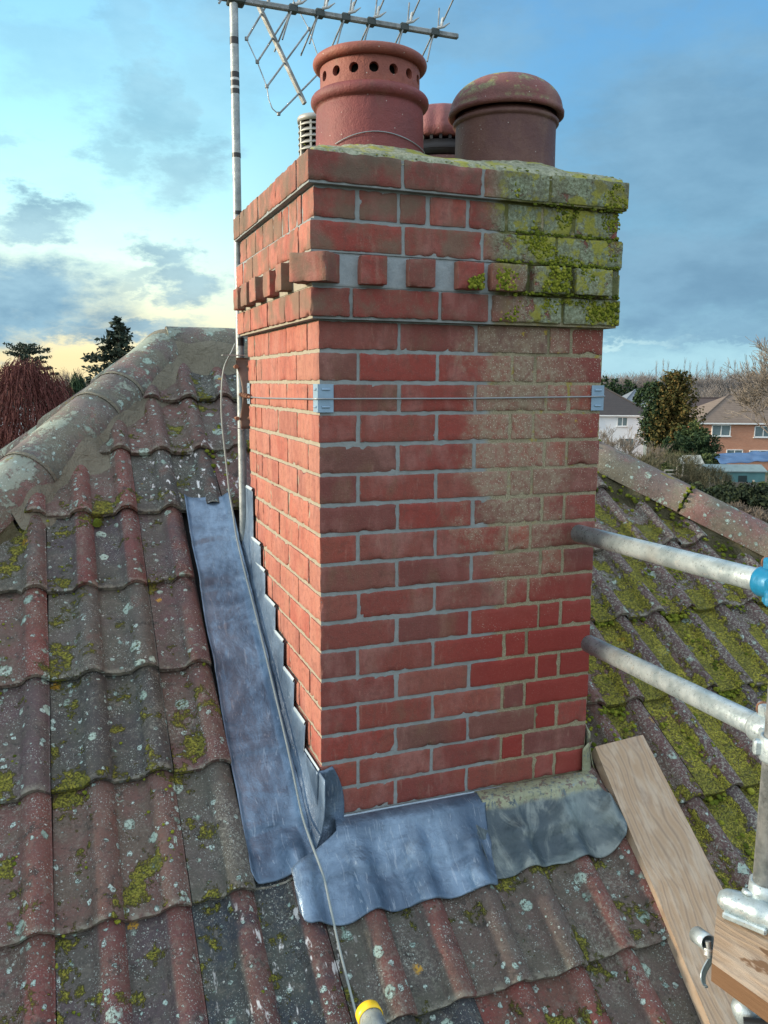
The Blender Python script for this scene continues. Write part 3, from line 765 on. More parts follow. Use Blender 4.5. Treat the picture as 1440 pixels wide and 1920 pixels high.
mb.add([(HX0, EY, ez), (HX1, EY, ez), (HX1, BY, ez), (HX0, BY, ez), (RX0, RY, kz), (RX1, RY, kz)], [(0, 1, 5, 4), (1, 2, 5), (2, 3, 4, 5), (3, 0, 4), (3, 2, 1, 0)], smooth=False)
mb.build('roof_underlay', simple('dark_underlay', (.02, .02, .02), .9), house)
mb = MB(); i_ = .35
mb.box(((HX0 + HX1) / 2, RY, (GZ + ez) / 2 - .02), (HX1 - HX0 - 2 * i_, BY - EY - 2 * i_, ez - GZ - .02))
wallmat = newmat('house_brickwork')
bt = wallmat.node('ShaderNodeTexBrick', ins={'Vector': wallmat.comb(wallmat.add(wallmat.sep(wallmat.pos())[0], wallmat.sep(wallmat.pos())[1]), wallmat.sep(wallmat.pos())[2], 0.0), 'Color1': (.30, .10, .06, 1), 'Color2': (.40, .17, .10, 1), 'Mortar': (.35, .32, .27, 1), 'Scale': 1.0, 'Mortar Size': .01, 'Brick Width': .225, 'Row Height': .075})
MT_WALLB = fin(wallmat, bt.outputs['Color'], .9)
mb.build('wall', MT_WALLB, house)

# hip and ridge tiles, half-round, over mortar
def halfround(mb, p0, p1, upv, rad, r1, r2, dat, nseg=14, nl=5, th=.014, ends=True, spread=1.0, seed=0):
    p0, p1, upv = Vector(p0), Vector(p1), Vector(upv)
    T = (p1 - p0).normalized(); S = T.cross(upv).normalized(); U = S.cross(T).normalized()
    vs = []
    for side in (0, 1):
        for j in range(nl):
            q = j / (nl - 1); c_ = p0.lerp(p1, q); R = (r1 + (r2 - r1) * q) - side * th
            for i in range(nseg + 1):
                a = PI * i / nseg
                rr_ = R * (1 + .012 * nz(i * .6, q * 3, seed))
                vs.append(c_ + S * math.cos(a) * rr_ * spread + U * math.sin(a) * rr_ * .93)
    n = nseg + 1; fs = []
    for j in range(nl - 1):
        for i in range(nseg): fs.append((j * n + i, j * n + i + 1, (j + 1) * n + i + 1, (j + 1) * n + i))
    o = nl * n
    for j in range(nl - 1):
        for i in range(nseg): fs.append((o + j * n + i + 1, o + j * n + i, o + (j + 1) * n + i, o + (j + 1) * n + i + 1))
    for j in (0, nl - 1):
        for i in range(nseg): fs.append((j * n + i, j * n + i + 1, o + j * n + i + 1, o + j * n + i))
    mb.add(vs, fs, dat)
HD = Vector((HK, 1, TAN)).normalized()       # up the left hip
HR = Vector((-1, 1, TAN)).normalized()      # up the right hip
apexL = Vector((RX0, RY, rz(RY) - .022)); apexR = Vector((RX1, RY, rz(RY)))
def hipline(apex, dirv_, x_):                # point on hip at distance d below apex
    return apex - dirv_ * x_
RADH = .118
def hip_tiles(apex, HDv, starts, lastr, group_label, offs=.0, cols=None, mossy=False):
    out = []
    for i, (a, b) in enumerate(starts):
        mb = MB(); up = Vector((0, 0, 1))
        p_lo = hipline(apex, HDv, b) + Vector((0, 0, offs + .004)); p_hi = hipline(apex, HDv, a) + Vector((0, 0, offs + .002))
        halfround(mb, p_lo, p_hi, up, RADH, RADH + .0004, RADH - .0004, ((cols[i] if cols else random.random()), 0, random.random(), 1), seed=i * 3.1)
        o = mb.build('hip_tile', MT_HIP, house); out.append(o)
    return out
sL = [(.03, .42), (.422, .60), (.602, 1.05), (1.052, 1.50), (1.502, 1.94), (1.95, 2.38), (2.39, 2.82), (2.83, 3.26), (3.27, 3.70), (3.71, 4.14), (4.15, 4.58), (4.6, 5.03), (5.04, 5.5), (5.5, 6.0), (6.0, 6.5)]
hip_tiles(apexL, HD, sL, None, '', .012, [.85, .1, .35, .95, .6, .3, .5, .9, .2, .7, .4, .1, .6, .8, .3])
off = .30
sR = [(.02, off)] + [(off + .01 + .445 * k, off + .445 * (k + 1)) for k in range(15)]
hip_tiles(apexR, HR, sR, None, '', .012, [.3, .2, .1, .45, .95, .3, .5, .7, .2, .1, .8, .4, .3, .6, .9, .5])
mb = MB(); halfround(mb, apexL + Vector((-.01, 0, .022)), apexL + Vector((.48, 0, .022)), (0, 0, 1), RADH, RADH, RADH, (.25, 0, .5, 1)); mb.build('ridge_tile', MT_HIP, house)
mb = MB(); halfround(mb, apexL + Vector((.485, 0, .02)), apexR + Vector((.02, 0, -.002)), (0, 0, 1), RADH, RADH, RADH, (.5, 0, .5, 1), seed=4); mb.build('ridge_tile', MT_HIP, house)
# back hips, plainer
for (apx, dv) in ((apexL, Vector((HK, -1, TAN)).normalized()), (apexR, Vector((-1, -1, TAN)).normalized())):
    for k in range(14):
        mb = MB(); halfround(mb, apx - dv * (.45 * k + .44) + Vector((0, 0, .02)), apx - dv * (.45 * k + .02) + Vector((0, 0, .005)), (0, 0, 1), RADH, RADH, RADH - .005, (random.random(), 0, .5, 1), 8, 2)
        mb.build('hip_tile', MT_HIP, house)

# smeared bedding mortar below the hip tiles on the front slope
def bedding(apex, Dv, perp, d0, d1, w0, name, mat, amp, lump, nu=150, nv=12, htop=.085):
    """ribbon from the tile flank down onto the roof; perp is the unit horizontal away from the hip on the front slope"""
    mb = MB(); perp = Vector(perp)
    def fn(a, b):
        d = d0 + (d1 - d0) * a; c_ = hipline(apex, Dv, d)
        ww = w0 * (1 + amp * nz(d * 5.2, 2.1) + amp * .5 * nz(d * 14, 5.5))
        off_ = .085 + (ww) * b
        p = c_ + perp * off_
        yy = p.y; base = rz(min(yy, RY)) + (tile_h(p.x) + .012) * CS
        top = c_.z + htop * (1 - b) ** 1.1
        t = min(1, max(0, b * 1.25)); t = t * t * (3 - 2 * t)
        zz = top * (1 - t) + (base + .004 * (1 - b)) * t + lump * nz(d * 16, b * 4, 1.1) * math.sin(PI * b)
        if b > .93: zz = base - .02
        return Vector((p.x, p.y, zz))
    mb.grid(fn, nu, nv)
    return mb.build(name, mat, house)
q = Vector((NK, -HK * NK, 0))
bedding(apexL, HD, q, .0, 1.30, .10, 'bedding_mortar', MT_BED, .65, .005)['label'] = 'fresh grey-brown mortar smeared under the hip tiles'
bedding(apexL, HD, q, 1.30, 6.2, .07, 'bedding_mortar', MT_BEDOLD, .5, .004, 160)
bedding(apexR, HR, Vector((-.7071, -.7071, 0)), .0, 6.2, .075, 'bedding_mortar', MT_BEDOLD, .5, .008, 420, 12, .06)['label'] = 'old crumbling mortar overgrown with moss along the right hip'
mb = MB()
def fn(a, b):
    x_ = -.13 + .93 * a; off_ = .09 + (.10 + .03 * nz(x_ * 9)) * b
    y_ = RY - off_; base = rz(y_) + (tile_h(x_) + .018) * CS
    t = b * b * (3 - 2 * b); return Vector((x_, y_, (rz(RY) + .05) * (1 - t) + base * t))
mb.grid(fn, 60, 8); mb.build('bedding_mortar', MT_BED, house)
for d in (.421, .601, 1.051, 1.501):
    mb = MB(); halfround(mb, hipline(apexL, HD, d + .010) + Vector((0, 0, .0155)), hipline(apexL, HD, d - .007) + Vector((0, 0, .0155)), (0, 0, 1), 0, RADH + .0012, RADH + .0006, (0, 0, 0, 1), 24, 4, seed=d * 9)
    mb.build('bedding_mortar', MT_BED, house)
mb = MB()
def fn(a, b):
    th = a * PI; ph = b * PI
    return apexL + Vector((0, 0, .008)) + Vector((-.01 - .115 * math.sin(ph / 2) * math.sin(th) ** .5 + 0.0, math.cos(th) * (RADH + .002), math.sin(th) * (RADH + .002) * .93 * math.cos(ph / 2)))
mb.grid(fn, 20, 8); mb.build('bedding_mortar', MT_BED, house)

# moss cushions: one clump of overlapping small lumps
def moss_blob(mb, c_, nrm, rad, flat=.6, n=1, dk=0.0):
    nrm = Vector(nrm).normalized(); a = nrm.orthogonal().normalized(); b = nrm.cross(a)
    nu_, nv_ = 9, 5; sd_ = random.random() * 50
    vs = []; ds = []; tone = max(0, min(1, random.gauss(.5 - dk, .2)))
    for j in range(nv_):
        ph = j / (nv_ - 1) * PI / 2
        for i in range(nu_):
            th = 2 * PI * i / nu_; rr_ = rad * (1 + .45 * nz(math.cos(th) * 1.6 + sd_, math.sin(th) * 1.6, ph * 2))
            vs.append(Vector(c_) + (a * math.cos(th) + b * math.sin(th)) * rr_ * math.cos(ph) + nrm * (rr_ * flat * math.sin(ph) - rad * .12))
            ds.append((tone * (.55 + .45 * j / (nv_ - 1)), 0, 0, 1))
    fs = []
    for j in range(nv_ - 1):
        for i in range(nu_): i2 = (i + 1) % nu_; fs.append((j * nu_ + i, j * nu_ + i2, (j + 1) * nu_ + i2, (j + 1) * nu_ + i))
    mb.add(vs, fs, ds)
NR = Vector((0, -SN, CS))
def on_roof(x_, y_, lift=0.0): return Vector((x_, y_, rz(y_))) + NR * (tile_h(x_) + .012 + lift)
mb = MB()
moss_blob(mb, on_roof(-.489, 1.03, .005), NR, .017, .9, dk=.35)
for k in range(60):      # along lap joints on the right-hand part
    yk = random.choice([-.104 + .2915 * j for j in range(0, 5)]) - .006; xk = random.uniform(.95, 2.3)
    if xk > 2.85 - yk - .2: continue
    moss_blob(mb, on_roof(xk, yk, .0), NR, random.uniform(.005, .013), .7)
for k in range(25):
    yk = random.choice([-.104 + .2915 * j for j in range(0, 7)]) - .006; xk = random.uniform(-1.2, -.2)
    moss_blob(mb, on_roof(xk, yk, -.004), NR, random.uniform(.003, .007), .6)
for k in range(420):     # right hip gully and joints
    d = random.uniform(.9, 3.6); o_ = random.choice([random.gauss(.15, .035), random.gauss(.115, .02)])
    p = hipline(apexR, HR, d) + Vector((-.7071, -.7071, 0)) * o_
    if abs(nz(d * 3.1, 8)) < .06 and random.random() < .5: continue
    p.z = rz(p.y) + .035 + random.uniform(-.01, .02) + max(0, .14 - o_) * .6
    moss_blob(mb, p, (random.uniform(-.3, .1), -.5, 1), random.uniform(.004, .012), .8, dk=.22)
for dj in [off + .445 * k for k in range(1, 7)]:
    for k in range(34):
        a = random.uniform(.15, 2.2); c_ = hipline(apexR, HR, dj + random.uniform(-.012, .014)) + Vector((0, 0, .012)); S = HR.cross(Vector((0, 0, 1))).normalized(); U = S.cross(HR).normalized()
        sgn = -1 if S.dot(Vector((-1, -1, 0))) < 0 else 1
        moss_blob(mb, c_ + S * sgn * math.cos(a) * RADH + U * math.sin(a) * RADH * .93, S * sgn * math.cos(a) + U * math.sin(a), random.uniform(.004, .010), .8, dk=.1)
for k in range(46):      # side of chimney where moss gathers behind the far tiles
    moss_blob(mb, on_roof(random.uniform(.10, .2) - .18, random.uniform(1.15, 1.5), .002) if k % 2 else on_roof(random.uniform(.83, 1.0), random.uniform(.3, .9), .0), NR, random.uniform(.004, .012), .7, dk=.1)
for k in range(5200):    # thick growth in the pans and laps of the right-hand tiles
    xk = random.uniform(.84, 2.2); yk = random.uniform(-.45, 1.0) if k % 3 else -.104 + .2915 * random.randint(-1, 4) - random.uniform(0, .02)
    if xk > 2.75 - yk - .2: continue
    t = ((xk + .65) / .15) % 1; gt = nz(xk * 7, yk * 4.2, 6.1) + .35 * nz(xk * 26, yk * 20) + (.10 if t < .5 else -.18) + (.12 if yk < .5 else -.12)
    if gt < .20: continue
    moss_blob(mb, on_roof(xk, yk, .008 if k % 3 else .0), NR, random.uniform(.0018, .0060) * (1 + gt), .45, dk=.12)
for k in range(1500):
    xk = random.uniform(-1.0, -.22); yk = random.uniform(-.45, .9); t = ((xk + .65) / .15) % 1
    if nz(xk * 8, yk * 5, 2.6) + .3 * nz(xk * 30, yk * 30) + (.05 if t < .5 else -.12) < .42: continue
    moss_blob(mb, on_roof(xk, yk, .006), NR, random.uniform(.0015, .005), .45, dk=.08)
mo = mb.build('moss', MT_MOSS, house); mo['kind'] = 'stuff'
# ------------------------------------------------------------------ chimney stack
chim = empty('chimney', (W / 2, DEP / 2, rz(DEP / 2)), 'tall red brick chimney stack with mossy corbelled top, clay pots and lead flashing', 'chimney')
J = .0086; BH = CO - .0086; SB = .2036; HB = .097
def brick_dat(): return (random.random(), random.random(), 0, 1)
def run(mb, side, a0, a1, pieces, z0, z1, p, depth=HB, dat=None, first_deep=None, last_deep=None):
    """lay bricks along one side. side: F (y=-p), B, L (x=-p), R.  pieces: list of lengths from a0"""
    a = a0; out = []
    for i, ln in enumerate(pieces):
        b = min(a + ln, a1)
        if b - a < .012: break
        dp = first_deep if (i == 0 and first_deep) else (last_deep if (i == len(pieces) - 1 and last_deep) else depth)
        pj = p + random.uniform(-.0012, .0012); e0 = random.uniform(-.0015, .0015); e1 = random.uniform(-.0015, .0015)
        lo_, hi_ = a + e0 * (i > 0), b + e1 * (b < a1 - .001)
        zj0, zj1 = z0 + random.uniform(-.001, .001), z1 + random.uniform(-.001, .001)
        cz, hz = (zj0 + zj1) / 2, zj1 - zj0
        if side == 'F': c_ = ((lo_ + hi_) / 2, -pj + dp / 2, cz); sz = (hi_ - lo_, dp, hz)
        if side == 'B': c_ = ((lo_ + hi_) / 2, DEP + pj - dp / 2, cz); sz = (hi_ - lo_, dp, hz)
        if side == 'L': c_ = (-pj + dp / 2, (lo_ + hi_) / 2, cz); sz = (dp, hi_ - lo_, hz)
        if side == 'R': c_ = (W + pj - dp / 2, (lo_ + hi_) / 2, cz); sz = (dp, hi_ - lo_, hz)
        Mr = rotM(random.uniform(-.004, .004), 'Z')
        mb.brick(c_, sz, Mr, dat or brick_dat())
        a = b + J
CLO = .062
brick = MB()
for k in range(-24, 0):
    z0 = k * CO; z1 = z0 + BH; odd = ((-k - 1) % 2 == 1)   # row directly under the corbel is 'even'
    if not odd:   # stretcher first
        run(brick, 'F', 0, W, [SB, SB, SB, CLO, HB], z0, z1, 0, last_deep=SB)
        run(brick, 'L', HB + J, DEP - HB - J, [SB, SB, SB, .3], z0, z1, 0)
        run(brick, 'B', 0, W, [HB, SB, CLO, SB, SB], z0, z1, 0)
        run(brick, 'R', SB + J, DEP - HB - J, [SB, SB, .3], z0, z1, 0)
    else:
        run(brick, 'F', 0, W, [HB, SB, SB, CLO + .0, SB], z0, z1, 0, first_deep=SB)
        run(brick, 'L', SB + J, DEP - HB - J, [SB, SB, CLO, .3], z0, z1, 0)
        run(brick, 'B', 0, W, [SB, SB, SB, CLO, HB], z0, z1, 0)
        run(brick, 'R', HB + J, DEP - HB - J, [SB, SB, SB, .3], z0, z1, 0)
def ring(k, p, pf, pl):
    z0 = k * CO; z1 = z0 + BH; a0, a1 = -p, W + p
    run(brick, 'F', a0, a1, pf, z0, z1, p)
    run(brick, 'L', -p + HB + J, DEP + p - HB - J, pl, z0, z1, p)
    run(brick, 'B', a0, a1, pf[::-1], z0, z1, p)
    run(brick, 'R', -p + HB + J, DEP + p - HB - J, pl[::-1], z0, z1, p)
ring(0, .027, [HB, .222, .13, SB, .5], [.14, .19, .215, .10, .5])
ring(2, .027, [.228, SB, SB, .5], [SB, HB, SB, .13, .5])
ring(3, .016, [HB + .006, HB, .068, HB, HB + .003, HB, .085, .5], [.0375, .075, .06, .09, .12, .09, .5])
ring(4, .033, [.228, SB, .182, .5], [SB, SB, .19, .5])
# projecting dentil course
zk = CO; dn = [(.092, .158), (.215, .285), (.342, .414), (.436, .535), (.557, .664), (.682, .79)]
for (a, b) in dn:
    brick.brick(((a + b) / 2, -.046 + random.uniform(-.005, .005) + .08, zk + BH / 2), (b - a, .16, BH), rotM(random.uniform(-.03, .03), 'Z'), brick_dat())
brick.brick((.035, .037, zk + BH / 2 + .001), (.098, .20, BH), rotM(-PI / 4, 'Z'), (.85, .9, 0, 1))
for (a, b) in [(.155, .215), (.30, .375), (.45, .53), (.60, .68), (.745, .815)]:
    brick.brick((-.050 + random.uniform(-.004, .004) + .08, (a + b) / 2, zk + BH / 2 - .001), (.16, b - a, BH), rotM(random.uniform(-.03, .03), 'Z'), brick_dat())
for i in range(6):
    a = .06 + .135 * i
    brick.box((W + .055 - .08, a, zk + BH / 2), (.16, .08, BH), rotM(random.uniform(-.03, .03), 'Z'), .004, brick_dat(), 0, .0015)
    brick.box((a, DEP + .055 - .08, zk + BH / 2), (.08, .16, BH), rotM(random.uniform(-.03, .03), 'Z'), .004, brick_dat(), 0, .0015)
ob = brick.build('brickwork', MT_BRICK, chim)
# mortar bed: slightly recessed core behind the joints, with its own core per projecting course
mo_ = MB()
def core(p, z0, z1):
    # gridded sides so joints are not dead flat
    P0, P1, Q0, Q1 = -p, W + p, -p, DEP + p
    n = 60; nzv = max(2, int((z1 - z0) / .012))
    def wv(a, b): return .0011 * nz(a * 40, b * 55, 2.2)
    mo_.grid(lambda u_, v_: Vector((P0 + (P1 - P0) * u_, Q0 + wv(u_, z0 + (z1 - z0) * v_) * (0 < u_ < 1), z0 + (z1 - z0) * v_)), n, nzv)
    mo_.grid(lambda u_, v_: Vector((P0 + wv(u_ + 5, z0 + (z1 - z0) * v_) * (0 < u_ < 1), Q1 + (Q0 - Q1) * u_, z0 + (z1 - z0) * v_)), n, nzv)
    mo_.grid(lambda u_, v_: Vector((P1, Q0 + (Q1 - Q0) * u_, z0 + (z1 - z0) * v_)), 4, 2)
    mo_.grid(lambda u_, v_: Vector((P1 + (P0 - P1) * u_, Q1, z0 + (z1 - z0) * v_)), 4, 2)
    mo_.add([(P0, Q0, z0), (P1, Q0, z0), (P1, Q1, z0), (P0, Q1, z0)], [(3, 2, 1, 0)], smooth=False)
    mo_.add([(P0, Q0, z1), (P1, Q0, z1), (P1, Q1, z1), (P0, Q1, z1)], [(0, 1, 2, 3)], smooth=False)
REC = .0030
core(-REC, -1.85, -.006)
core(.027 - REC - .004, -.0055, .0695)
core(.021, .070, .1455)
core(.027 - REC, .146, .2195)
core(.016 - REC, .220, .2955)
core(.033 - REC, .296, CO * 5 - .012)
mo_.build('mortar_joints', MT_MORTAR, chim)

# flaunching: mortar weathering on top, rising from the edge to the pots
POT1 = Vector((.205, .215, 0)); POT2 = Vector((.603, .215, 0)); POT3 = Vector((.585, .60, 0)); POT4 = Vector((.175, .62, 0))
TOPZ = CO * 5 - .0095
mb = MB()
def fl(a, b):
    x_ = -.031 + (W + .062) * a; y_ = -.031 + (DEP + .062) * b
    e = min(a, 1 - a, b, 1 - b) * (W + .06)
    hgt = .004 + .050 * (1 - math.exp(-e / .085)) + .003 * nz(x_ * 14, y_ * 14) + .002 * nz(x_ * 45, y_ * 45)
    for Pp, Rr in ((POT1, .14), (POT2, .14), (POT3, .14), (POT4, .07)):
        d = math.hypot(x_ - Pp.x, y_ - Pp.y); hgt += .018 * math.exp(-max(0, d - Rr) / .03) * min(1, e / .05)
    if min(a, 1 - a, b, 1 - b) <= 0: hgt = -.012
    return Vector((x_ + .003 * nz(y_ * 25, 1), y_ + .003 * nz(x_ * 25, 7), TOPZ + hgt))
mb.grid(fl, 72, 72); mb.build('flaunching', MT_FLAUNCH, chim)

# pot 1: roll-moulded pot with a pierced ring top
pz = TOPZ + .02
p1 = MB(); R = .1405
def roll(rc, zc, rr, a0, a1, n=9): return [(rc + rr * math.cos(a0 + (a1 - a0) * i / (n - 1)), zc + rr * math.sin(a0 + (a1 - a0) * i / (n - 1))) for i in range(n)]
body = [(R + .001, pz), (R, pz + .05), (R - .001, .50), (R - .002, .532)] + roll(R - .004, .557, .0165, -PI / 2, PI / 2) + [(R - .012, .576), (R - .030, .577), (R - .030, pz)]
p1.lathe(body, POT1, 72)
pot1 = p1.build('chimney_pot', MT_POT, chim); pot1['label'] = 'smooth red clay pot with a rolled collar and pierced orange rim, front left'
# pierced ring: real round holes through the wall
rg = MB(); nh = 16; rr_o, rr_i = R - .012, R - .026; z_lo, z_hi = .568, .640; hr = .0122; zc = .606
for k in range(nh):
    a_c = 2 * PI * (k + .32) / nh; da = PI / nh
    def cyl(th, zz, rad): return Vector((POT1.x + rad * math.cos(th), POT1.y + rad * math.sin(th), zz))
    m_ = 24; inn, outr, innI, outI = [], [], [], []
    for j in range(m_):
        t = 2 * PI * j / m_; dx, dz_ = math.cos(t), math.sin(t)
        s_ = 1 / max(abs(dx), abs(dz_))
        for lst, rad, kx, kz in ((inn, rr_o, hr / rr_o, hr), (innI, rr_i, hr / rr_o, hr)): lst.append(cyl(a_c + kx * dx, zc + kz * dz_, rad))
        kzz = (z_hi - zc) if dz_ > 0 else (zc - z_lo)
        for lst, rad in ((outr, rr_o), (outI, rr_i)): lst.append(cyl(a_c + da * dx * s_, zc + kzz * dz_ * s_, rad))
    vs = inn + outr + innI + outI; fs = []
    for j in range(m_):
        j2 = (j + 1) % m_
        fs += [(j, j2, m_ + j2, m_ + j)[::-1], (2 * m_ + j, 2 * m_ + j2, 3 * m_ + j2, 3 * m_ + j), (j, j2, 2 * m_ + j2, 2 * m_ + j)]
    rg.add(vs, fs, smooth=False)
lip = [(rr_i, .638)] + [(rr_o - .001, .636)] + roll(R - .007, .6485, .0135, -PI / 2, PI / 2) + [(R - .02, .663), (R - .035, .661), (R - .036, .64), (rr_i, .638)]
rg.lathe(lip, POT1, 72)
rg.build('pierced_rim', MT_POTTOP, pot1)
ins = MB(); ins.lathe([(R - .034, .40), (R - .034, .655), (.02, .655)], POT1, 40); ins.build('inner_liner', simple('soot', (.012, .011, .010), .95), pot1)
wr = MB(); pts = []
for i in range(33):
    t = -2.55 + 2.75 * i / 32; pts.append(POT1 + Vector(((R + .003) * math.cos(t), (R + .003) * math.sin(t), TOPZ + .082 + .010 * math.sin(i * .22) - .018 * (i / 32 - .5) ** 2 * 4)))
wr.tube(pts, .0013, 5); wr.build('tie_wire', MT_WIRE, pot1)

# pot 2: dark pot with mossy domed hood
p2 = MB(); R2 = .1385
p2.lathe([(R2, pz), (R2 - .001, .5), (R2 - .001, .540)] + roll(R2 - .001, .549, .008, -PI / 2, PI / 2, 6) + [(R2 - .004, .565), (R2 - .03, .565), (R2 - .03, pz)], POT2, 64)
pot2 = p2.build('chimney_pot', MT_POTD, chim); pot2['label'] = 'dark maroon clay pot under a mossy dome, front right'
dm = MB(); prof = []
for i in range(15):
    a = PI / 2 * i / 14; prof.append((.154 * math.cos(a) ** .85 if i < 14 else .0005, 0.582 + .090 * math.sin(a) ** 1.05))
prof = [(.138, .571), (.152, .564), (.158, .567), (.1585, .576)] + prof
dm.lathe(prof, POT2, 64); dm.lathe([(.138, .571), (.13, .61), (.07, .65), (.001, .66)], POT2, 40)
dm.build('domed_hood', MT_DOME, pot2)

# pot 3 behind: low pot with a scalloped terracotta cowl
p3 = MB(); p3.lathe([(.132, pz), (.130, .49), (.130, .505)] + roll(.131, .516, .012, -PI / 2, PI / 2, 6) + [(.118, .535), (.112, .537), (.112, pz)], POT3, 48)
pot3 = p3.build('chimney_pot', MT_POTD, chim); pot3['label'] = 'brown clay pot under a fluted pink cowl, back right'
cw = MB(); n = 96; vs, fs = [], []
prof3 = [(.105, .588), (.1345, .592), (.135, .62), (.132, .652), (.120, .676), (.09, .689), (.04, .692), (.001, .692)]
for i, (rr_, zz) in enumerate(prof3):
    for k in range(n):
        t = 2 * PI * k / n; fl_ = 1 + .022 * math.cos(16 * t) * (1 if 0 < i < 5 else .3)
        vs.append(POT3 + Vector((rr_ * fl_ * math.cos(t), rr_ * fl_ * math.sin(t), zz + (.002 * math.cos(16 * t) if i == 1 else 0))))
for i in range(len(prof3) - 1):
    for k in range(n): k2 = (k + 1) % n; fs.append((i * n + k, i * n + k2, (i + 1) * n + k2, (i + 1) * n + k))
cw.add(vs, fs); cw.build('fluted_cowl', MT_PINK, pot3)
cg = MB()
for k in range(28):      # bars between the vent openings under the cowl
    t = 2 * PI * k / 28; cg.box(POT3 + Vector((.122 * math.cos(t), .122 * math.sin(t), .5845)), (.010, .009, .014), rotM(t, 'Z'))
cg.lathe([(.118, .533), (.126, .537), (.126, .5775), (.118, .5775), (.118, .533)], POT3, 48)
cg.lathe([(.124, .550), (.128, .553), (.124, .557)], POT3, 48)
cg.build('vent_band', simple('black_metal', (.015, .015, .017), .5, .3), pot3)

# pot 4: small grey louvred gas terminal at the back left
p4 = MB(); p4.lathe([(.050, pz), (.050, .50), (.046, .505)], POT4, 32)
for k in range(7):
    zz = .498 + .0175 * k; p4.lathe([(.038, zz + .010), (.050, zz), (.0515, zz + .003), (.040, zz + .0135), (.038, zz + .010)], POT4, 36)
for k in range(8):
    t = 2 * PI * (k + .3) / 8; p4.box(POT4 + Vector((.044 * math.cos(t), .044 * math.sin(t), .56)), (.012, .006, .13), rotM(t, 'Z'))
p4.lathe([(.046, .617), (.053, .616), (.054, .628), (.050, .634), (.02, .638), (.001, .638)], POT4, 36)
p4.lathe([(.036, .49), (.036, .62)], POT4, 24, mi=1)
pot4 = p4.build('gas_terminal', [simple('grey_aluminium_terminal', (.33, .34, .32), .5, .3), simple('soot2', (.012, .012, .012), .9)], chim); pot4['label'] = 'small grey louvred gas terminal at the back left'

# ---------------- lead work
MT_LEADOLD2 = make_lead_mat('flap_lead')  # lead for the corner flap, toned like the new lead
def leadprof(x_):    # dressed lead follows the tiles softly
    return (tile_h(x_ - .004) + tile_h(x_ + .004) + tile_h(x_ - .012) + tile_h(x_ + .012)) / 4
def solidlead(o, t=.0026):
    md = o.modifiers.new('thickness', 'SOLIDIFY'); md.thickness = t; md.offset = 1; return o
# side gutter piece with stepped upstand on the left face
mb = MB(); ylo, yhi = -.088, 1.10
CR = -.032
def gut(a, b):
    """a across: 0 outer edge .. 1 crease;  b along the slope from bottom to top"""
    y_ = ylo + (yhi - ylo) * b
    outer = -.203 + .012 * b + .0015 * math.sin(y_ * 18)
    x_ = outer + (CR - outer) * a
    h_ = .020 + .010 * max(0, 1 - a / .10) ** 2 - .006 * math.sin(PI * a) + .016 * max(0, a - .86) / .14
    h_ += .0065 * nz(x_ * 9, y_ * 4, 4) + .0035 * math.sin((y_ - .1) * 21.5 + a) + .0035 * nz(x_ * 22, y_ * 16) + .0015 * nz(x_ * 60, y_ * 45)
    for yj in (.03, .11, .29, .38, .60, .71, .97): h_ += .0022 * math.exp(-((y_ - yj - .012 * math.sin(a * 4 + yj * 9)) / .006) ** 2)
    for yj in (.02, .20, .46, .74, .90):       # lapped joints between sheets
        h_ += .0095 / (1 + math.exp(min(60, -(y_ - yj - .02 * math.sin(a * 3)) * 700))) - .005
    low_ = min(1, max(0, (.03 - y_) / .07)); h_ += low_ * max(0, leadprof(x_) + .012)
    rc = min(1, a / .08) * min(1, (1 - a) / .04 + .3)
    yy = y_ + (.020 * (1 - rc)) * (b < .02)
    return Vector((x_, yy, rz(yy))) + NR * (h_ + .004)
steps = [(-.508, .754, .848), (-.672, .646, .775), (-.746, .583, .720), (-.825, .453, .609), (-.905, .352, .500), (-.985, .236, .390), (-1.066, .122, .295), (-1.142, -.012, .200)]
mb.grid(gut, 34, 190)
o = mb.build('gutter_flashing', MT_LEAD, chim); solidlead(o); o['label'] = 'long blue-grey lead gutter running down the left side of the stack'
def wx(y_, z_):
    """upstand surface: stands off the wall at the foot, tight to it above"""
    e = max(0, z_ - (rz(y_) + .030)); return -.0055 + (CR + .0055) * math.exp(-e / .040) - .0012 * nz(y_ * 14, z_ * 12)
mb = MB(); vs = []; ny_ = 210
def topline(y_):
    best = None
    for (zz, ya, yb) in steps:
        if ya <= y_ <= yb: best = zz if best is None else max(best, zz)     # water line
    if best is not None: return best
    return -.508 if y_ > .8 else -1.142
ys = sorted(set([ylo + .03 + (.870 - ylo - .03) * i / ny_ for i in range(ny_ + 1)] + [s_[1] for s_ in steps] + [s_[1] - .0008 for s_ in steps]))
m_ = 12
for y_ in ys:
    # back-cut: the top edge slopes down behind each step
    zt = None
    for (zz, ya, yb) in steps:
        if ya <= y_ <= yb:
            nb = [s_ for s_ in steps if s_[0] > zz + .01 and s_[1] <= y_ <= s_[2]]
            zt = zz if zt is None else max(zt, zz)
    zt = topline(y_); up = [s_ for s_ in steps if s_[1] <= y_ <= s_[2]]
    if len(up) == 2:       # overlap zone: diagonal from the upper step's foot down to the lower step
        hi_, lo_ = max(up), min(up); t = (y_ - hi_[1]) / max(1e-6, (lo_[2] - hi_[1])); zt = hi_[0] if t > .0 else lo_[0]
    zb = rz(y_) + .022
    for j in range(m_): z_ = zb + (zt - zb) * j / (m_ - 1); vs.append(Vector((wx(y_, z_), y_, z_)))
mb.add(vs, [(i * m_ + j, i * m_ + j + 1, (i + 1) * m_ + j + 1, (i + 1) * m_ + j) for i in range(len(ys) - 1) for j in range(m_ - 1)])
o = mb.build('step_flashing', make_lead_mat('upstand_lead'), chim); solidlead(o, .002)
MT_SEAL = simple('pale_blue_sealant', (.33, .42, .47), .5)
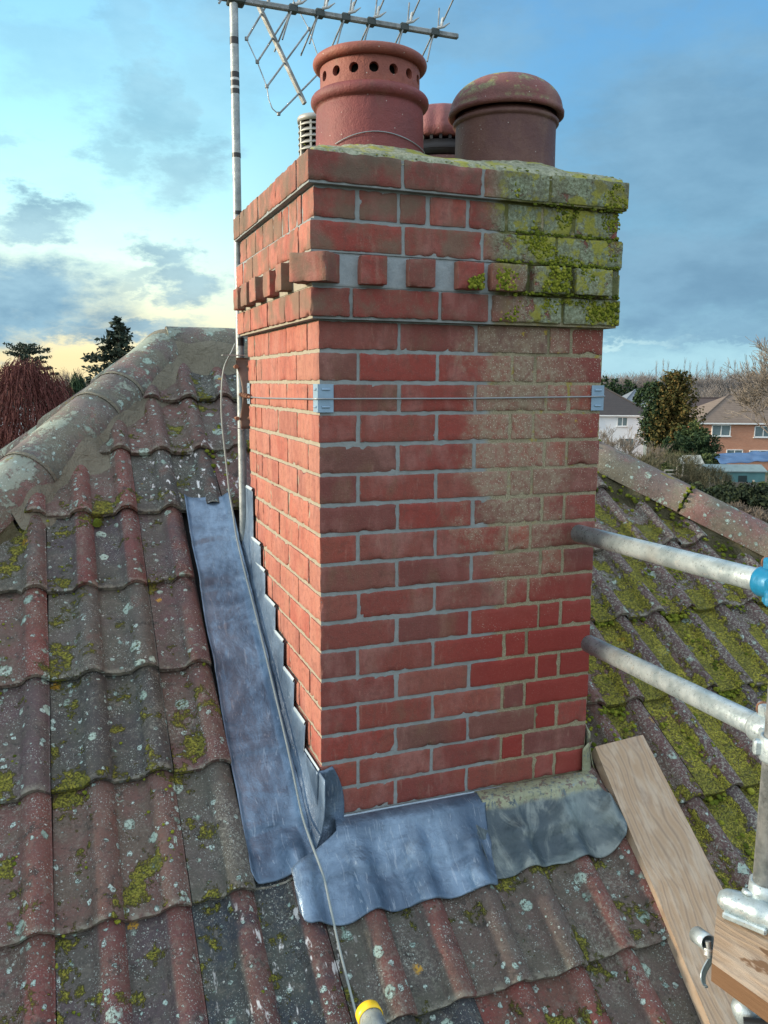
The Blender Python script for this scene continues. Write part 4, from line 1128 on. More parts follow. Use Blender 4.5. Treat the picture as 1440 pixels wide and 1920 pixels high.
for (zz, ya, yb) in steps:
    mb = MB(); y1_ = yb if zz > -.6 else min(yb, [s_[1] for s_ in steps if s_[0] > zz + .01][-1] if [s_ for s_ in steps if s_[0] > zz + .01] else yb)
    mb.grid(lambda a, b: Vector((-.0078 - .0045 * math.sin(PI * b), ya + (y1_ - ya) * a, zz - .004 + .010 * b + .002 * nz(a * 9, zz * 30))), 12, 4)
    mb.build('lead_sealant', MT_SEAL, chim)
# rounded dog-ear turned round the front left corner onto the front face
o = mb.build('step_flashing', make_lead_mat('upstand_lead'), chim); solidlead(o, .002)
MT_SEAL = simple('pale_blue_sealant', (.38, .47, .52), .5)
for (zz, ya, yb) in steps:
    mb = MB(); mb.grid(lambda a, b: Vector((-.0078 - .0035 * math.sin(PI * b), ya + (yb - ya) * a, zz - .001 + .009 * b + .001 * nz(a * 9, zz * 30))), 12, 4)
    mb.build('lead_sealant', MT_SEAL, chim)
mb = MB()
def ear(a, b):
    """rounded flap: folded from the gutter upstand round the corner onto the front face"""
    z_ = -1.142 - .245 * b
    wdt = .060 * math.sin(PI * min(1, .10 + .84 * b)) ** .65
    x_ = -.014 + (wdt + .014) * a
    foot = max(0, b - .55) / .45
    y_ = -.0095 - .004 * math.sin(PI * a) - .055 * foot ** 1.6 + .0015 * nz(a * 3, b * 6)
    return Vector((x_ - .030 * foot * (1 - a) , y_, z_ + .010 * a))
mb.grid(ear, 14, 24)
def earside(a, b):
    y_ = -.0095 + .10 * a; zt = -1.142; zb = -1.375 + .65 * (y_ + .06) - .0
    z_ = zb + (zt - zb) * b; foot = max(0, (zt - .13) - z_) / .10
    x_ = min(wx(y_, z_), -.0135) - .012 * min(1, foot) * (1 - a)
    return Vector((x_, y_ - .050 * min(1, foot) ** 1.6 * (1 - a), z_))
mb.grid(earside, 12, 16)
o = mb.build('corner_flap', MT_LEADOLD2, chim); solidlead(o, .0022); o['label'] = 'dark rounded lead flap folded round the left corner'
# front aprons
def apron(name, x0, x1, x0b, x1b, mat, ytip, ztop, upr, amp, seed, lab, rc=.02, lip=0.0):
    mb = MB()
    def fn(a, b):
        # b: 0 top of upstand, .28 crease, 1 lower edge
        if b < .28:
            q_ = b / .28; x_ = x0 + (x1 - x0) * a
            zc = rz(0) + upr
            z_ = ztop + (zc - ztop) * q_; y_ = -.007 - .018 * q_ ** 2.5 - .0012 * nz(x_ * 22, q_ * 3, seed)
            return Vector((x_, y_ - lip, z_))
        q_ = (b - .28) / .72
        x_ = (x0 + (x0b - x0) * min(1, q_ * 2.4)) * (1 - a) + (x1 + (x1b - x1) * q_) * a
        yt = ytip(a)
        y_ = -.025 + (yt + .025) * q_
        hflat = upr * math.exp(-q_ * 7.0) * 1.0
        pr = leadprof(x_) * min(1, q_ * 1.6 + .15)
        stp = min(1, max(0, (-.104 - y_) / .03)); stp = stp * stp * (3 - 2 * stp)
        base_ = .034 - .014 * stp if x_ < .80 else .034
        h_ = pr + base_ + .006 + hflat * .75 + amp * nz(x_ * 9 + seed, q_ * 3, seed) * math.sin(PI * min(1, q_)) + .0012 * nz(x_ * 40, q_ * 12, seed)
        for xf in (.13, .295): h_ += .004 * math.exp(-((x_ - xf - .02 * q_) / .006) ** 2) * min(1, q_ * 3)
        v = Vector((x_, y_, rz(y_))) + NR * (h_)
        v.y -= lip
        return v
    mb.grid(fn, 90, 44); o = mb.build(name, mat, chim); solidlead(o, .0028); o['label'] = lab; return o
def tipA(a):
    x_ = a; t = -.205 + .010 * nz(a * 7, 1) 
    e = min(a / .05, (1 - a) / .03, 1.0); return t + .035 * (1 - math.sqrt(max(0, 1 - (1 - e) ** 2)))
apron('apron_flashing', .030, .447, -.112, .415, MT_LEAD, tipA, -1.283, .045, .007, 2.2, 'bright blue new lead apron dressed over the tiles at the front')
def tipB(a):
    t = -.190 + .012 * nz(a * 6, 9) - .0 * a
    e = min(a / .03, (1 - a) / .16, 1.0); return t + .085 * (1 - math.sqrt(max(0, 1 - (1 - e) ** 2)))
apron('apron_flashing', .440, .803, .398, .835, MT_LEADOLD, tipB, -1.283, .048, .010, 7.7, 'dark patinated old lead apron at the right of the front', lip=-.003)
mb = MB()
mb.grid(lambda a, b: Vector((.04 + .49 * a, -.006 - .009 * math.sin(PI * b) , -1.289 + .0135 * b + .0015 * nz(a * 12, b))), 40, 5)
mb.build('lead_sealant', simple('blue_grey_pointing', (.30, .39, .46), .55), chim)
# right corner piece: folded strip against the corner with a rounded toe
mb = MB()
def rcorner(a, b):
    z_ = -1.185 - .16 * b; wd = .022 + .018 * b
    x_ = .787 + (a) * wd; y_ = -.012 - .005 * math.sin(PI * a) - .020 * b ** 3
    if b < .12: x_ = .787 + a * wd * (.6 + b * 3) + (.12 - b) * .16
    return Vector((x_, y_, z_))
mb.grid(rcorner, 8, 18)
def toe(a, b):
    ang = PI * .93 + PI * .95 * a; rad = .112 * b
    x_ = .845 + rad * math.cos(ang) * .62; y_ = -.045 + rad * math.sin(ang) * .85
    return Vector((x_, y_, rz(y_))) + NR * (leadprof(x_) * .7 + .030 - .006 * b)
mb.grid(toe, 28, 8)
def link(a, b):
    q_ = b; x_ = .787 + .04 * a + .0 * q_; p_ = Vector((x_, -.032, -1.345)); q2 = Vector((.80 + .06 * a, -.075, rz(-.075))) + NR * .044
    return p_.lerp(q2, q_)
mb.grid(link, 6, 6)
mb.grid(lambda a, b: Vector((W + .006 + .025 * (1 - b) ** 2, -.01 + .84 * a, rz(.84 * a) + .03 + .13 * b)), 40, 6, flip=True)
o = mb.build('corner_flap', MT_LEADOLD, chim); solidlead(o, .0025); o['label'] = 'weathered lead strip with rounded toe at the right corner'

# moss growth on the corbelled top
mb = MB()
def face_pts(n, xr, zr, y_, rr, dk=0, gate=None):
    for _ in range(n):
        x_ = random.uniform(*xr); z_ = random.uniform(*zr)
        if gate and nz(x_ * 13, z_ * 16, 4.4) < gate: continue
        moss_blob(mb, (x_, y_, z_), (random.uniform(-.2, .2), -1, random.uniform(0, .5)), random.uniform(*rr) * (1.0 + 1.1 * max(0, nz(x_ * 13, z_ * 16, 4.4) - .1)), .55, dk=dk)
face_pts(900, (.47, W + .02), (.15, .215), -.0275, (.0012, .0042), 0, .05)
face_pts(550, (.56, W + .02), (.225, .29), -.0165, (.0012, .0038), .05, .12)
face_pts(420, (.50, W + .03), (.30, .36), -.0335, (.0012, .0035), .05, .18)
face_pts(600, (.44, W + .02), (.002, .062), -.0275, (.0012, .004), 0, .14)
for (a, b) in dn[2:]:
    face_pts(230, (a + (.03 if a < .36 else .012), b), (zk + .004, zk + BH), -.0475, (.0012, .0046), -.02, .02)
# dark cushions in the sheltered ledges
for (zz, yy, x0_, n_) in ((.148, -.034, .44, 90), (.073, -.036, .50, 80), (.222, -.022, .50, 80), (.296, -.024, .55, 60)):
    for _ in range(n_): moss_blob(mb, (random.uniform(x0_, W + .015), yy + random.uniform(-.004, .004), zz + random.gauss(0, .0025)), (0, -.6, 1), random.uniform(.003, .007), .7, dk=.22)
for _ in range(90):     # edge of the flaunching
    x_ = random.uniform(-.03, W + .03); e = random.uniform(0, .05)
    moss_blob(mb, (x_, -.03 + e, TOPZ + .003 + .050 * (1 - math.exp(-e / .085))), (0, -.3, 1), random.uniform(.0015, .003 if x_ < .45 else .006), .5, dk=.05)
for _ in range(30):
    moss_blob(mb, (W + .004, random.uniform(0, .1), random.uniform(-.62, -.4)), (1, -.3, 0), random.uniform(.003, .009), .6, dk=.1)
o = mb.build('moss', MT_MOSS, chim); o['kind'] = 'stuff'
# ------------------------------------------------------------------ television aerial on its mast
MX, MY = -.014, .885
aer = empty('tv_aerial', (MX, MY, -.70), 'old metal TV aerial with diamond mesh reflector on a banded grey pole behind the chimney', 'tv aerial')
mb = MB(); mb.tube([(MX, MY, -.70), (MX, MY, .35), (MX + .002, MY, 1.065)], .0135, 20); mast = mb.build('mast', MT_MASTM, aer)
for (a, b) in ((.905, .925), (.805, .822), (.780, .797), (.757, .772), (.563, .577), (.385, .397), (-.035, -.008)):
    mb = MB(); mb.tube([(MX + .001, MY, a), (MX + .001, MY, b)], .0141, 20); mb.build('black_tape_band', MT_BLACK, mast)
for (a, b) in ((.797, .8048), (.772, .7798)):
    mb = MB(); mb.tube([(MX + .001, MY, a), (MX + .001, MY, b)], .0139, 20); mb.build('white_tape_band', MT_WPLAS, mast)
BZ = 1.046; BY_ = .905
mb = MB(); Mb = rotM(0, 'X')
mb.box((.36, BY_, BZ), (.84, .017, .017), None, .003); boom = mb.build('boom', MT_ALU, aer)
mb = MB(); mb.box((MX + .01, (MY + BY_) / 2 - .004, BZ - .004), (.055, .046, .034), None, .004); mb.tube([(MX - .05, MY - .018, BZ - .003), (MX + .07, MY - .018, BZ - .003)], .004, 8); mb.box((MX - .035, MY, BZ), (.04, .03, .012), None, .003)
mb.build('mast_clamp', MT_DKGRN, aer)
mb = MB(); mb.tube([(MX - .035, MY - .005, BZ - .012), (MX - .048, MY - .02, BZ - .035)], .0035, 6); mb.build('wing_bolt', MT_GALVD, aer)
# directors: bent x-shaped elements with black clips
for i, x_ in enumerate((.185, .275, .365, .455, .575, .690)):
    mb = MB(); mb.box((x_, BY_, BZ), (.030, .026, .027), None, .004); clip = mb.build('element_clip', MT_DKGRN, aer)
    mb = MB()
    for s in (-1, 1):
        mb.tube([(x_ + .008, BY_ + s * .010, BZ + .012), (x_ + .022, BY_ + s * .018, BZ + .030), (x_ + .050, BY_ + s * .075, BZ + .115)], .0028, 6)
        mb.tube([(x_ - .008, BY_ + s * .010, BZ - .012), (x_ - .022, BY_ + s * .02, BZ - .045), (x_ - .050, BY_ + s * .055, BZ - .118)], .0028, 6)
    mb.build('director', MT_ALU, aer)
    mb = MB()
    mb.tube([(x_ + .006, BY_ - .012, BZ + .012), (x_ + .026, BY_ - .020, BZ + .016), (x_ + .046, BY_ - .025, BZ + .030)], [.0055, .0045, .0015], 8)
    mb.box((x_ + .021, BY_ - .016, BZ + .030), (.008, .012, .034), rotM(.2, 'Y'), .002)
    mb.build('insulator', MT_WPLAS, clip)
# reflector panel below the boom (plane tilted away)
RP0 = Vector((.085, .965, 1.066)); RPs = Vector((.220, .895, .757))      # spine top, spine foot
sp_dir = (RPs - RP0)
mb = MB(); Ms = frame(sp_dir, (1, .3, 0)); mb.box((RP0 + RPs) / 2, (.012, .016, sp_dir.length), Ms, .002); mb.build('reflector_spine', MT_ALU, aer)
for (a, b) in (((.026, .881, .925), (.126, .994, 1.094)), ((.056, .865, .855), (.229, 1.051, 1.123)), ((.081, .844, .778), (.277, 1.040, 1.047)), ((.113, .822, .693), (.322, 1.006, .919))):
    mb = MB(); mb.tube([a, b], .0032, 8)
    for e in (a, b): mb.tube([Vector(e) + Vector((0, 0, -.004)), Vector(e) + Vector((0, 0, .006))], .006, 8)
    mb.build('reflector_rod', MT_ALU, aer)
mb = MB(); mb.tube([(.026, .881, .925), (.056, .865, .855), (.081, .844, .778), (.0825, .827, .735), (.092, .819, .706), (.113, .822, .693)], .0018, 6); mb.build('reflector_edge_wire', MT_GALVD, aer)
mb = MB(); mb.tube([(.227, 1.057, 1.139), (.277, 1.040, 1.047), (.301, 1.011, .952), (.322, 1.006, .919)], .0018, 6); mb.build('reflector_edge_wire', MT_GALVD, aer)
# mirrored upper half of the reflector, above the frame
mb = MB(); up_ = Vector((.05, .02, .31)); p0 = Vector((.079, .972, 1.08)); mb.box(p0 + up_ / 2, (.012, .016, up_.length), frame(up_, (1, .3, 0)), .002)
for k in range(4):
    c_ = p0 + up_ * (.1 + .28 * k); mb.tube([c_ + Vector((-.09, -.1, -.08)), c_ + Vector((.10, .09, .10))], .0032, 6)
mb.build('reflector_upper_half', MT_ALU, aer)

# mast bracket strapped to the back left corner
br = empty('mast_bracket', (-.02, .845, -.33), 'brown painted steel bracket clamping the aerial mast to the back left corner of the chimney', 'bracket')
mb = MB()
def bk(a, b):
    z_ = -.075 - .235 * b; bulge = .020 * math.sin(PI * min(1, max(0, (b - .12) / .7)))
    return Vector((-.030 + .052 * a + (-.004 + .012 * b) + bulge * .5, .858 - .016 * a - bulge, z_))
mb.grid(bk, 10, 20); pl = mb.build('bracket_plate', MT_BROWN, br); pl.modifiers.new('t', 'SOLIDIFY').thickness = .005
for zz in (-.105, -.275):
    mb = MB(); pts = [Vector((MX + .0205 * math.cos(t), MY + .0205 * math.sin(t), zz)) for t in [PI * .0 + PI * 1.15 * i / 12 for i in range(13)]]
    mb.tube([Vector((MX + .026, .84, zz))] + pts + [Vector((MX - .024, .835, zz))], .004, 8); mb.build('u_bolt', MT_RUST, br)
    mb = MB(); mb.tube([(MX - .024, .846, zz), (MX - .024, .828, zz)], .0075, 6); mb.build('nut', MT_RUST, br); mb = MB(); mb.tube([(MX + .02, .846, zz), (MX + .02, .83, zz)], .0075, 6); mb.build('nut', MT_RUST, br)
mb = MB(); mb.box((-.045, .84, -.068), (.075, .030, .003)); mb.build('fixing_tab', MT_GALVD, br)
mb = MB(); mb.box((-.045, .835, -.305), (.050, .020, .003), rotM(.25, 'Y')); mb.build('fixing_tab', MT_GALVD, br)

# lashing wire right round the stack with corner plates
lw = empty('lashing_wire', (0, 0, -.19), 'thin galvanised wire stretched round the chimney between blue-grey corner plates', 'wire')
mb = MB(); e_ = .0085
mb.tube([(-.006, .80, -.203), (-e_ + .004, .6, -.203), (-.004, .4, -.200), (-.005, .2, -.197), (-e_, .03, -.194), (-e_, -.002, -.1935), (-.003, -e_, -.193), (.03, -e_, -.193), (.4, -.004, -.1925), (.77, -e_, -.188), (W, -e_ - .001, -.1875), (W + e_, 0, -.1875), (W + e_, .1, -.19), (W + .004, .5, -.195), (W + e_, DEP - .02, -.2), (W + e_, DEP + e_, -.2), (W - .05, DEP + e_, -.2), (.05, DEP + .006, -.2)], .0021, 8)
mb.build('wire_strand', MT_WIRE, lw)
mb = MB()   # eye hook with rusty threaded rod
mb.tube([(-.020, .865, -.196), (-.014, .80, -.201), (-.008, .76, -.203)], [.006, .0055, .003], 8)
for k in range(8):
    a = .86 - .011 * k; mb.tube([(-.019 + .0012 * k, a, -.1965 - .0006 * k), (-.019 + .0012 * k, a - .005, -.1965 - .0006 * k)], .0085 if k % 2 else .0075, 8)
mb.build('eye_bolt', MT_RUST, lw)
def plate(cx, cy, sx, syg):
    """pressed L-shaped corner plate; sx, syg = directions along the two faces"""
    mb = MB(); t = .0022; h = .068; wd = .036
    for (ax, ln) in (('x', wd), ('y', wd)):
        if ax == 'x': mb.box((cx + sx * (ln / 2 - .002), cy - syg * 0 - .003 * syg, -.192), (ln + .004, t, h), None, .0009)
        else: mb.box((cx - sx * .003, cy + syg * (ln / 2 - .002), -.192), (t, ln + .004, h), None, .0009)
    p_ = mb.build('corner_plate', MT_PLATE, lw)
    for dz_ in (-.021, .021):
        mb = MB(); mb.tube([(cx + sx * .006, cy - syg * .0038, -.192 + dz_), (cx + sx * .026, cy - syg * .0038, -.192 + dz_)], .0032, 8)
        mb.build('pressed_rib', MT_PLATE, p_); mb = MB()
        mb.tube([(cx - sx * .0038, cy + syg * .006, -.192 + dz_), (cx - sx * .0038, cy + syg * .026, -.192 + dz_)], .0032, 8)
        mb.build('pressed_rib', MT_PLATE, p_)
plate(0, 0, 1, 1); plate(W, 0, -1, 1); plate(0, DEP, 1, -1); plate(W, DEP, -1, -1)

# coaxial cable hanging from the mast and running down over the lead
mb = MB()
def lay(pts, lift):
    return [on_roof(x_, y_, l_) for (x_, y_, l_) in pts]
cpts = [Vector((-.033, .87, -.03)), Vector((-.045, .865, -.055)), Vector((-.072, .86, -.105)), Vector((-.083, .86, -.18)), Vector((-.085, .86, -.27)), Vector((-.079, .86, -.36)), Vector((-.072, .855, -.45)), Vector((-.066, .85, -.53)), Vector((-.058, .835, -.60)), Vector((-.050, .82, -.68))]
cpts2 = [Vector(p) + Vector((-.012, 0, .012)) for p in ((-.030, .72, -.800), (-.028, .589, -.890), (-.030, .361, -1.038), (-.033, .164, -1.166), (-.036, .02, -1.272), (-.038, -.07, -1.300))]
cpts3 = [Vector(p) + Vector((-.004, 0, .016)) for p in ((-.036, -.15, -1.357), (-.036, -.21, -1.405), (-.036, -.278, -1.462), (-.035, -.388, -1.538), (-.033, -.50, -1.615), (-.03, -.8, -1.80), (-.02, -1.2, -2.06), (.02, -2.0, -2.58))]
allp = cpts + cpts2 + cpts3
def smooth_path(P, n=6):
    out = []
    for i in range(len(P) - 1):
        p0, p1, p2, p3 = P[max(0, i - 1)], P[i], P[i + 1], P[min(len(P) - 1, i + 2)]
        for k in range(n):
            t = k / n; out.append(.5 * ((2 * p1) + (-p0 + p2) * t + (2 * p0 - 5 * p1 + 4 * p2 - p3) * t * t + (-p0 + 3 * p1 - 3 * p2 + p3) * t ** 3))
    return out + [P[-1]]
mb.tube(smooth_path(allp), .0030, 8)
tag(mb.build('coaxial_cable', MT_CABLE, None, loc=(-.035, -.3, -1.47)), 'thin grey cable trailing down over the lead gutter and front tiles', 'cable')

# ------------------------------------------------------------------ scaffolding
def tube_open(mb, p0, p1, r_=.02415, th=.004, n=32):
    p0, p1 = Vector(p0), Vector(p1); Mz = frame(p1 - p0, (0, 0, 1) if abs((p1 - p0).normalized().z) < .8 else (1, 0, 0)); L = (p1 - p0).length
    mb.lathe([(r_ - th, 0), (r_, 0), (r_, L), (r_ - th, L), (r_ - th, 0)], p0, n, M=Mz)
T1a, T1b = Vector((.722, -.040, -.5575)), Vector((.742, -1.30, -.536))
mb = MB(); tube_open(mb, T1a, T1b); tag(mb.build('scaffold_tube', MT_GALV, None, loc=T1a), 'upper galvanised scaffold tube pointing at the right side of the chimney', 'scaffold tube', 'scaffold tubes')
T2a, T2b = Vector((.737, -.090, -.857)), Vector((.690, -1.30, -.822))
mb = MB(); tube_open(mb, T2a, T2b); tag(mb.build('scaffold_tube', MT_GALV, None, loc=T2a), 'lower galvanised scaffold tube sloping toward the chimney above the plank', 'scaffold tube', 'scaffold tubes')
UPX, UPY = .665, -.812
mb = MB(); tube_open(mb, (UPX, UPY, -1.150), (UPX, UPY, .12)); tag(mb.build('scaffold_tube', MT_GALVD, None, loc=(UPX, UPY, -1.15)), 'dull upright scaffold tube at the right edge above the board', 'scaffold tube', 'scaffold tubes')
YC = Vector((-.056, -.518, -1.42)); YD = Vector((-.068, -1.30, -1.44))
yt = empty('scaffold_tube', YC, 'galvanised tube end with yellow plastic cap poking up at the bottom edge', 'scaffold tube', 'scaffold tubes')
mb = MB(); tube_open(mb, YC + Vector((0, -.012, 0)), YD); mb.build('tube', MT_GALV, yt)
mb = MB(); Mz = frame((0, 1, 0), (0, 0, 1)); mb.lathe([(.001, .006), (.019, .006), (.0262, .002), (.0268, -.018), (.0248, -.019)], YC, 32, M=Mz); mb.build('end_cap', MT_YEL, yt)

def bolt(mb, p, d, L=.045, r_=.0055):
    p, d = Vector(p), Vector(d).normalized()
    mb.tube([p, p + d * L], r_, 10)
def nutm(mb, p, d, r_=.0125, h=.012):
    p, d = Vector(p), Vector(d).normalized(); mb.tube([p, p + d * h], r_, 6); mb.tube([p - d * .004, p], r_ * 1.25, 14)
def coupler(c_, d1, d2, off, label, mat, tri=True):
    """right-angle coupler: two saddles back to back with hinged flaps, bolts and nuts. c_: centre on tube 1; d1, d2 axes; off: vector to tube 2 centre"""
    c_, d1, d2, off = Vector(c_), Vector(d1).normalized(), Vector(d2).normalized(), Vector(off)
    root = empty('scaffold_coupler', c_, label, 'scaffold coupler', 'scaffold couplers')
    on = off.normalized()
    for (cc, dd, face, nm) in ((c_, d1, on, 'saddle'), (c_ + off, d2, -on, 'saddle')):
        mb = MB(); Mf = frame(dd, face)
        prof = []
        w_ = .024
        mb.lathe([(.0250, -w_), (.0300, -w_), (.0315, -w_ * .8), (.0315, w_ * .8), (.0300, w_), (.0250, w_), (.0250, -w_)], cc, 28, M=Mf)
        lug = face.cross(dd).normalized()
        mb.box(cc - face * .004 + lug * .036, (.022, .030, .024), Mf, .004)
        mb.box(cc - lug * .034, (.018, .018, .030), Mf, .004)
        mb.build(nm, mat, root)
        mb = MB(); bd = (-face * .4 + lug * .25).normalized() if False else -face
        bolt(mb, cc + lug * .038 - bd * .02, bd, .066, .0058); mb.build('bolt', MT_GALVD, root)
        mb = MB(); nutm(mb, cc + lug * .038 + bd * .016, bd); mb.build('nut', MT_RUST, root)
    mb = MB(); mb.box(c_ + off / 2, (.040, .034, off.length * .55), frame(on, d1), .005); mb.build('body', mat, root)
    return root
# lower rail passes just beside the upright; upper rail likewise
P2 = T2a.lerp(T2b, .535)
coupler(P2, T2b - T2a, (0, 0, 1), Vector((UPX, UPY, P2.z)) - P2, 'grey galvanised coupler with rusty nuts where the lower tube meets the upright', MT_GALV)
P1 = T1a.lerp(T1b, .524)
coupler(P1, T1b - T1a, (0, 0, 1), Vector((UPX, UPY, P1.z)) - P1, 'bright blue painted coupler at the right end of the upper tube', MT_BLUE)

# plank lying up the slope beside the chimney
def board(name, corner_list, thick, mat, label, group):
    mb = MB(); c_ = [Vector(p) for p in corner_list]
    n = (c_[1] - c_[0]).cross(c_[3] - c_[0]).normalized()
    if n.z < 0: n = -n
    nu_, nv_ = 30, 6
    def top(a, b):
        p = c_[0].lerp(c_[1], b).lerp(c_[3].lerp(c_[2], b), a); ed = min(b, 1 - b)
        return p - n * (.0022 if ed < .001 else 0) + n * .0012 * nz(p.x * 5, p.y * 5, 1)
    mb.grid(top, nu_, nv_, smooth=False)
    cc = (c_[0] + c_[1] + c_[2] + c_[3]) / 4
    lo = [p - n * thick for p in c_]; hi = [p - n * .0022 for p in c_]
    mb.add(hi + lo, [(0, 1, 5, 4), (1, 2, 6, 5), (2, 3, 7, 6), (3, 0, 4, 7), (4, 5, 6, 7)], smooth=False)
    o = mb.build(name, mat, None, loc=c_[0]); bm = bmesh.new(); bm.from_mesh(o.data); bmesh.ops.remove_doubles(bm, verts=bm.verts, dist=.0001); bmesh.ops.recalc_face_normals(bm, faces=bm.faces); bm.to_mesh(o.data); bm.free()
    return tag(o, label, 'scaffold board', group)
def rp_(x_, y_, l): return Vector((x_, y_, rz(y_))) + NR * l
PA, PB, PC, PD = rp_(.856, .060, .068), rp_(1.036, .070, .068), rp_(.905, -1.35, .068), rp_(.655, -1.30, .068)
axis = ((PD - PA) + (PC - PB)).normalized(); wv_ = (PB - PA); wv_ = (wv_ - axis * wv_.dot(axis)).normalized()
Mw = Matrix((axis, wv_, axis.cross(wv_))).transposed()
MT_WOOD1 = make_wood('sawn_plank', Mw, PA, 1.0)
board('scaffold_board', [PA, PB, PC, PD], .038, MT_WOOD1, 'long pale timber plank lying up the tiles against the right side of the chimney', 'scaffold boards')
a_ = Vector((.16, -.987, .0)); QA, QB = Vector((.629, -.729, -1.196)), Vector((.492, -.865, -1.204))
QC, QD = QB + a_ * .9, QA + a_ * .9
axis = a_.normalized(); wv_ = Vector((axis.y, -axis.x, 0)); Mw2 = Matrix((axis, wv_, axis.cross(wv_))).transposed()
MT_WOOD2 = make_wood('stained_board', Mw2, QA, .88, .9)
board('scaffold_board', [QA, QB, QC, QD], .040, MT_WOOD2, 'brown stained board crossing above the plank at the bottom right corner', 'scaffold boards')
# casting that holds the upright over the board
bc = empty('board_clamp', (.628, -.80, -1.165), 'chunky cast galvanised clamp sitting on the brown board below the upright', 'scaffold coupler')
mb = MB(); d_ = Vector((.034, -.078, .004)).normalized(); Mf = frame(d_, (0, 0, 1))
c0 = Vector((.612, -.765, -1.168))
mb.lathe([(.001, -.012), (.014, -.010), (.021, .0), (.024, .015), (.0255, .03), (.0235, .045), (.027, .06), (.0275, .075), (.0235, .085), (.0255, .098), (.0265, .125), (.001, .13)], c0, 26, M=Mf)
mb.box(c0 + d_ * .05 + Vector((-.014, -.006, -.018)), (.014, .030, .085), Mf @ rotM(0, 'X'), .005)
mb.build('casting', MT_GALV, bc)
mb = MB(); mb.lathe([(.006, .0), (.013, .0), (.0145, .004), (.013, .009), (.006, .009), (.006, 0)], c0 + d_ * .046 + Vector((.008, .008, .022)), 20, M=frame((.25, .2, 1), (1, 0, 0))); mb.build('ring_boss', MT_GALV, bc)
mb = MB(); mb.lathe([(.0245, -.02), (.030, -.02), (.031, .0), (.030, .022), (.0245, .022)], (UPX, UPY, -1.135), 26); mb.build('socket', MT_GALV, bc)
# small clip with twisted wing lever hanging under the board edge
cl = empty('board_clip', (.555, -.775, -1.25), 'small galvanised clip with a curved wing lever beside the brown board', 'clip', None)
mb = MB(); A_ = Vector((.560, -.752, -1.243)); B_ = Vector((.548, -.795, -1.228)); tube_open(mb, A_, B_ + (B_ - A_) * .1, .0165, .002, 24); mb.lathe([(.001, .001), (.016, .001)], A_, 20, M=frame(B_ - A_, (0, 0, 1))); mb.build('barrel', MT_GALV, cl)
mb = MB(); nutm(mb, (.546, -.800, -1.240), (-.3, -.3, -1), .0095, .009); mb.tube([(.545, -.797, -1.222), (.546, -.803, -1.252)], .0052, 10); mb.build('nut', MT_GALVD, cl)
mb = MB()
def lever(a, b):
    q_ = b; cx = .542 - .020 * math.sin(q_ * 2.6) - .006 * q_; cz = -1.250 - .052 * q_; cyy = -.804 - .012 * q_
    wd = .009 + .006 * math.sin(PI * q_) ; tw = 1.3 * q_
    o_ = (a - .5) * 2 * wd
    return Vector((cx + o_ * math.cos(tw) + .004 * (a - .5) ** 2 * 4, cyy - .003 + o_ * math.sin(tw) * .6, cz + .004 * math.cos(a * PI) * (q_ > .8)))
mb.grid(lever, 7, 16); lv = mb.build('wing_lever', MT_GALV, cl); lv.modifiers.new('t', 'SOLIDIFY').thickness = .003
# ledger end and clip half hidden under the brown board
lc = empty('scaffold_coupler', (.585, -.865, -1.335), 'shiny half-hidden coupler with dark bolt under the brown board, bottom right', 'scaffold coupler', 'scaffold couplers')
mb = MB(); mb.lathe([(.001, -.004), (.014, -.003), (.021, .004), (.024, .016), (.024, .05), (.001, .05)], (.583, -.850, -1.318), 24, M=frame((.15, -.5, -.7), (1, 0, 0))); mb.build('saddle', MT_GALV, lc)
mb = MB(); mb.tube([(.560, -.885, -1.335), (.62, -.93, -1.325)], .011, 12); mb.build('bolt', simple('dark_steel', (.05, .055, .06), .45, .6), lc)
# ------------------------------------------------------------------ the neighbourhood
def ground_h(x_, y_): 
    d = math.hypot(x_, y_); return GZ - .6 + .8 * nz(x_ * .012, y_ * .012) * min(1, d / 60) + max(0, d - 120) * .012
mb = MB(); vs = []; fs = []; rad_ = [0, 6, 12, 20, 30, 45, 65, 90, 120, 160, 210, 280, 400, 700, 1400, 2600]; nA = 72
for rr_ in rad_:
    for k in range(nA): t = 2 * PI * k / nA; x_, y_ = rr_ * math.cos(t), rr_ * math.sin(t); vs.append((x_, y_, ground_h(x_, y_) if rr_ < 500 else GZ + 3))
for i in range(len(rad_) - 1):
    for k in range(nA): k2 = (k + 1) % nA; fs.append((i * nA + k, (i + 1) * nA + k, (i + 1) * nA + k2, i * nA + k2))
mb.add(vs, fs)
g = newmat('winter_lawn'); n = g.noise(.25, 5, .6); n2 = g.noise(3, 5, .7)
MT_LAWN = fin(g, g.mix(g.ss(n, .4, .6), g.mix(n2, (.035, .05, .02), (.07, .09, .03)), g.mix(n2, (.06, .045, .03), (.11, .09, .06))), .95)
tag(mb.build('ground', MT_LAWN), 'winter garden ground between the hedges', kind='structure')

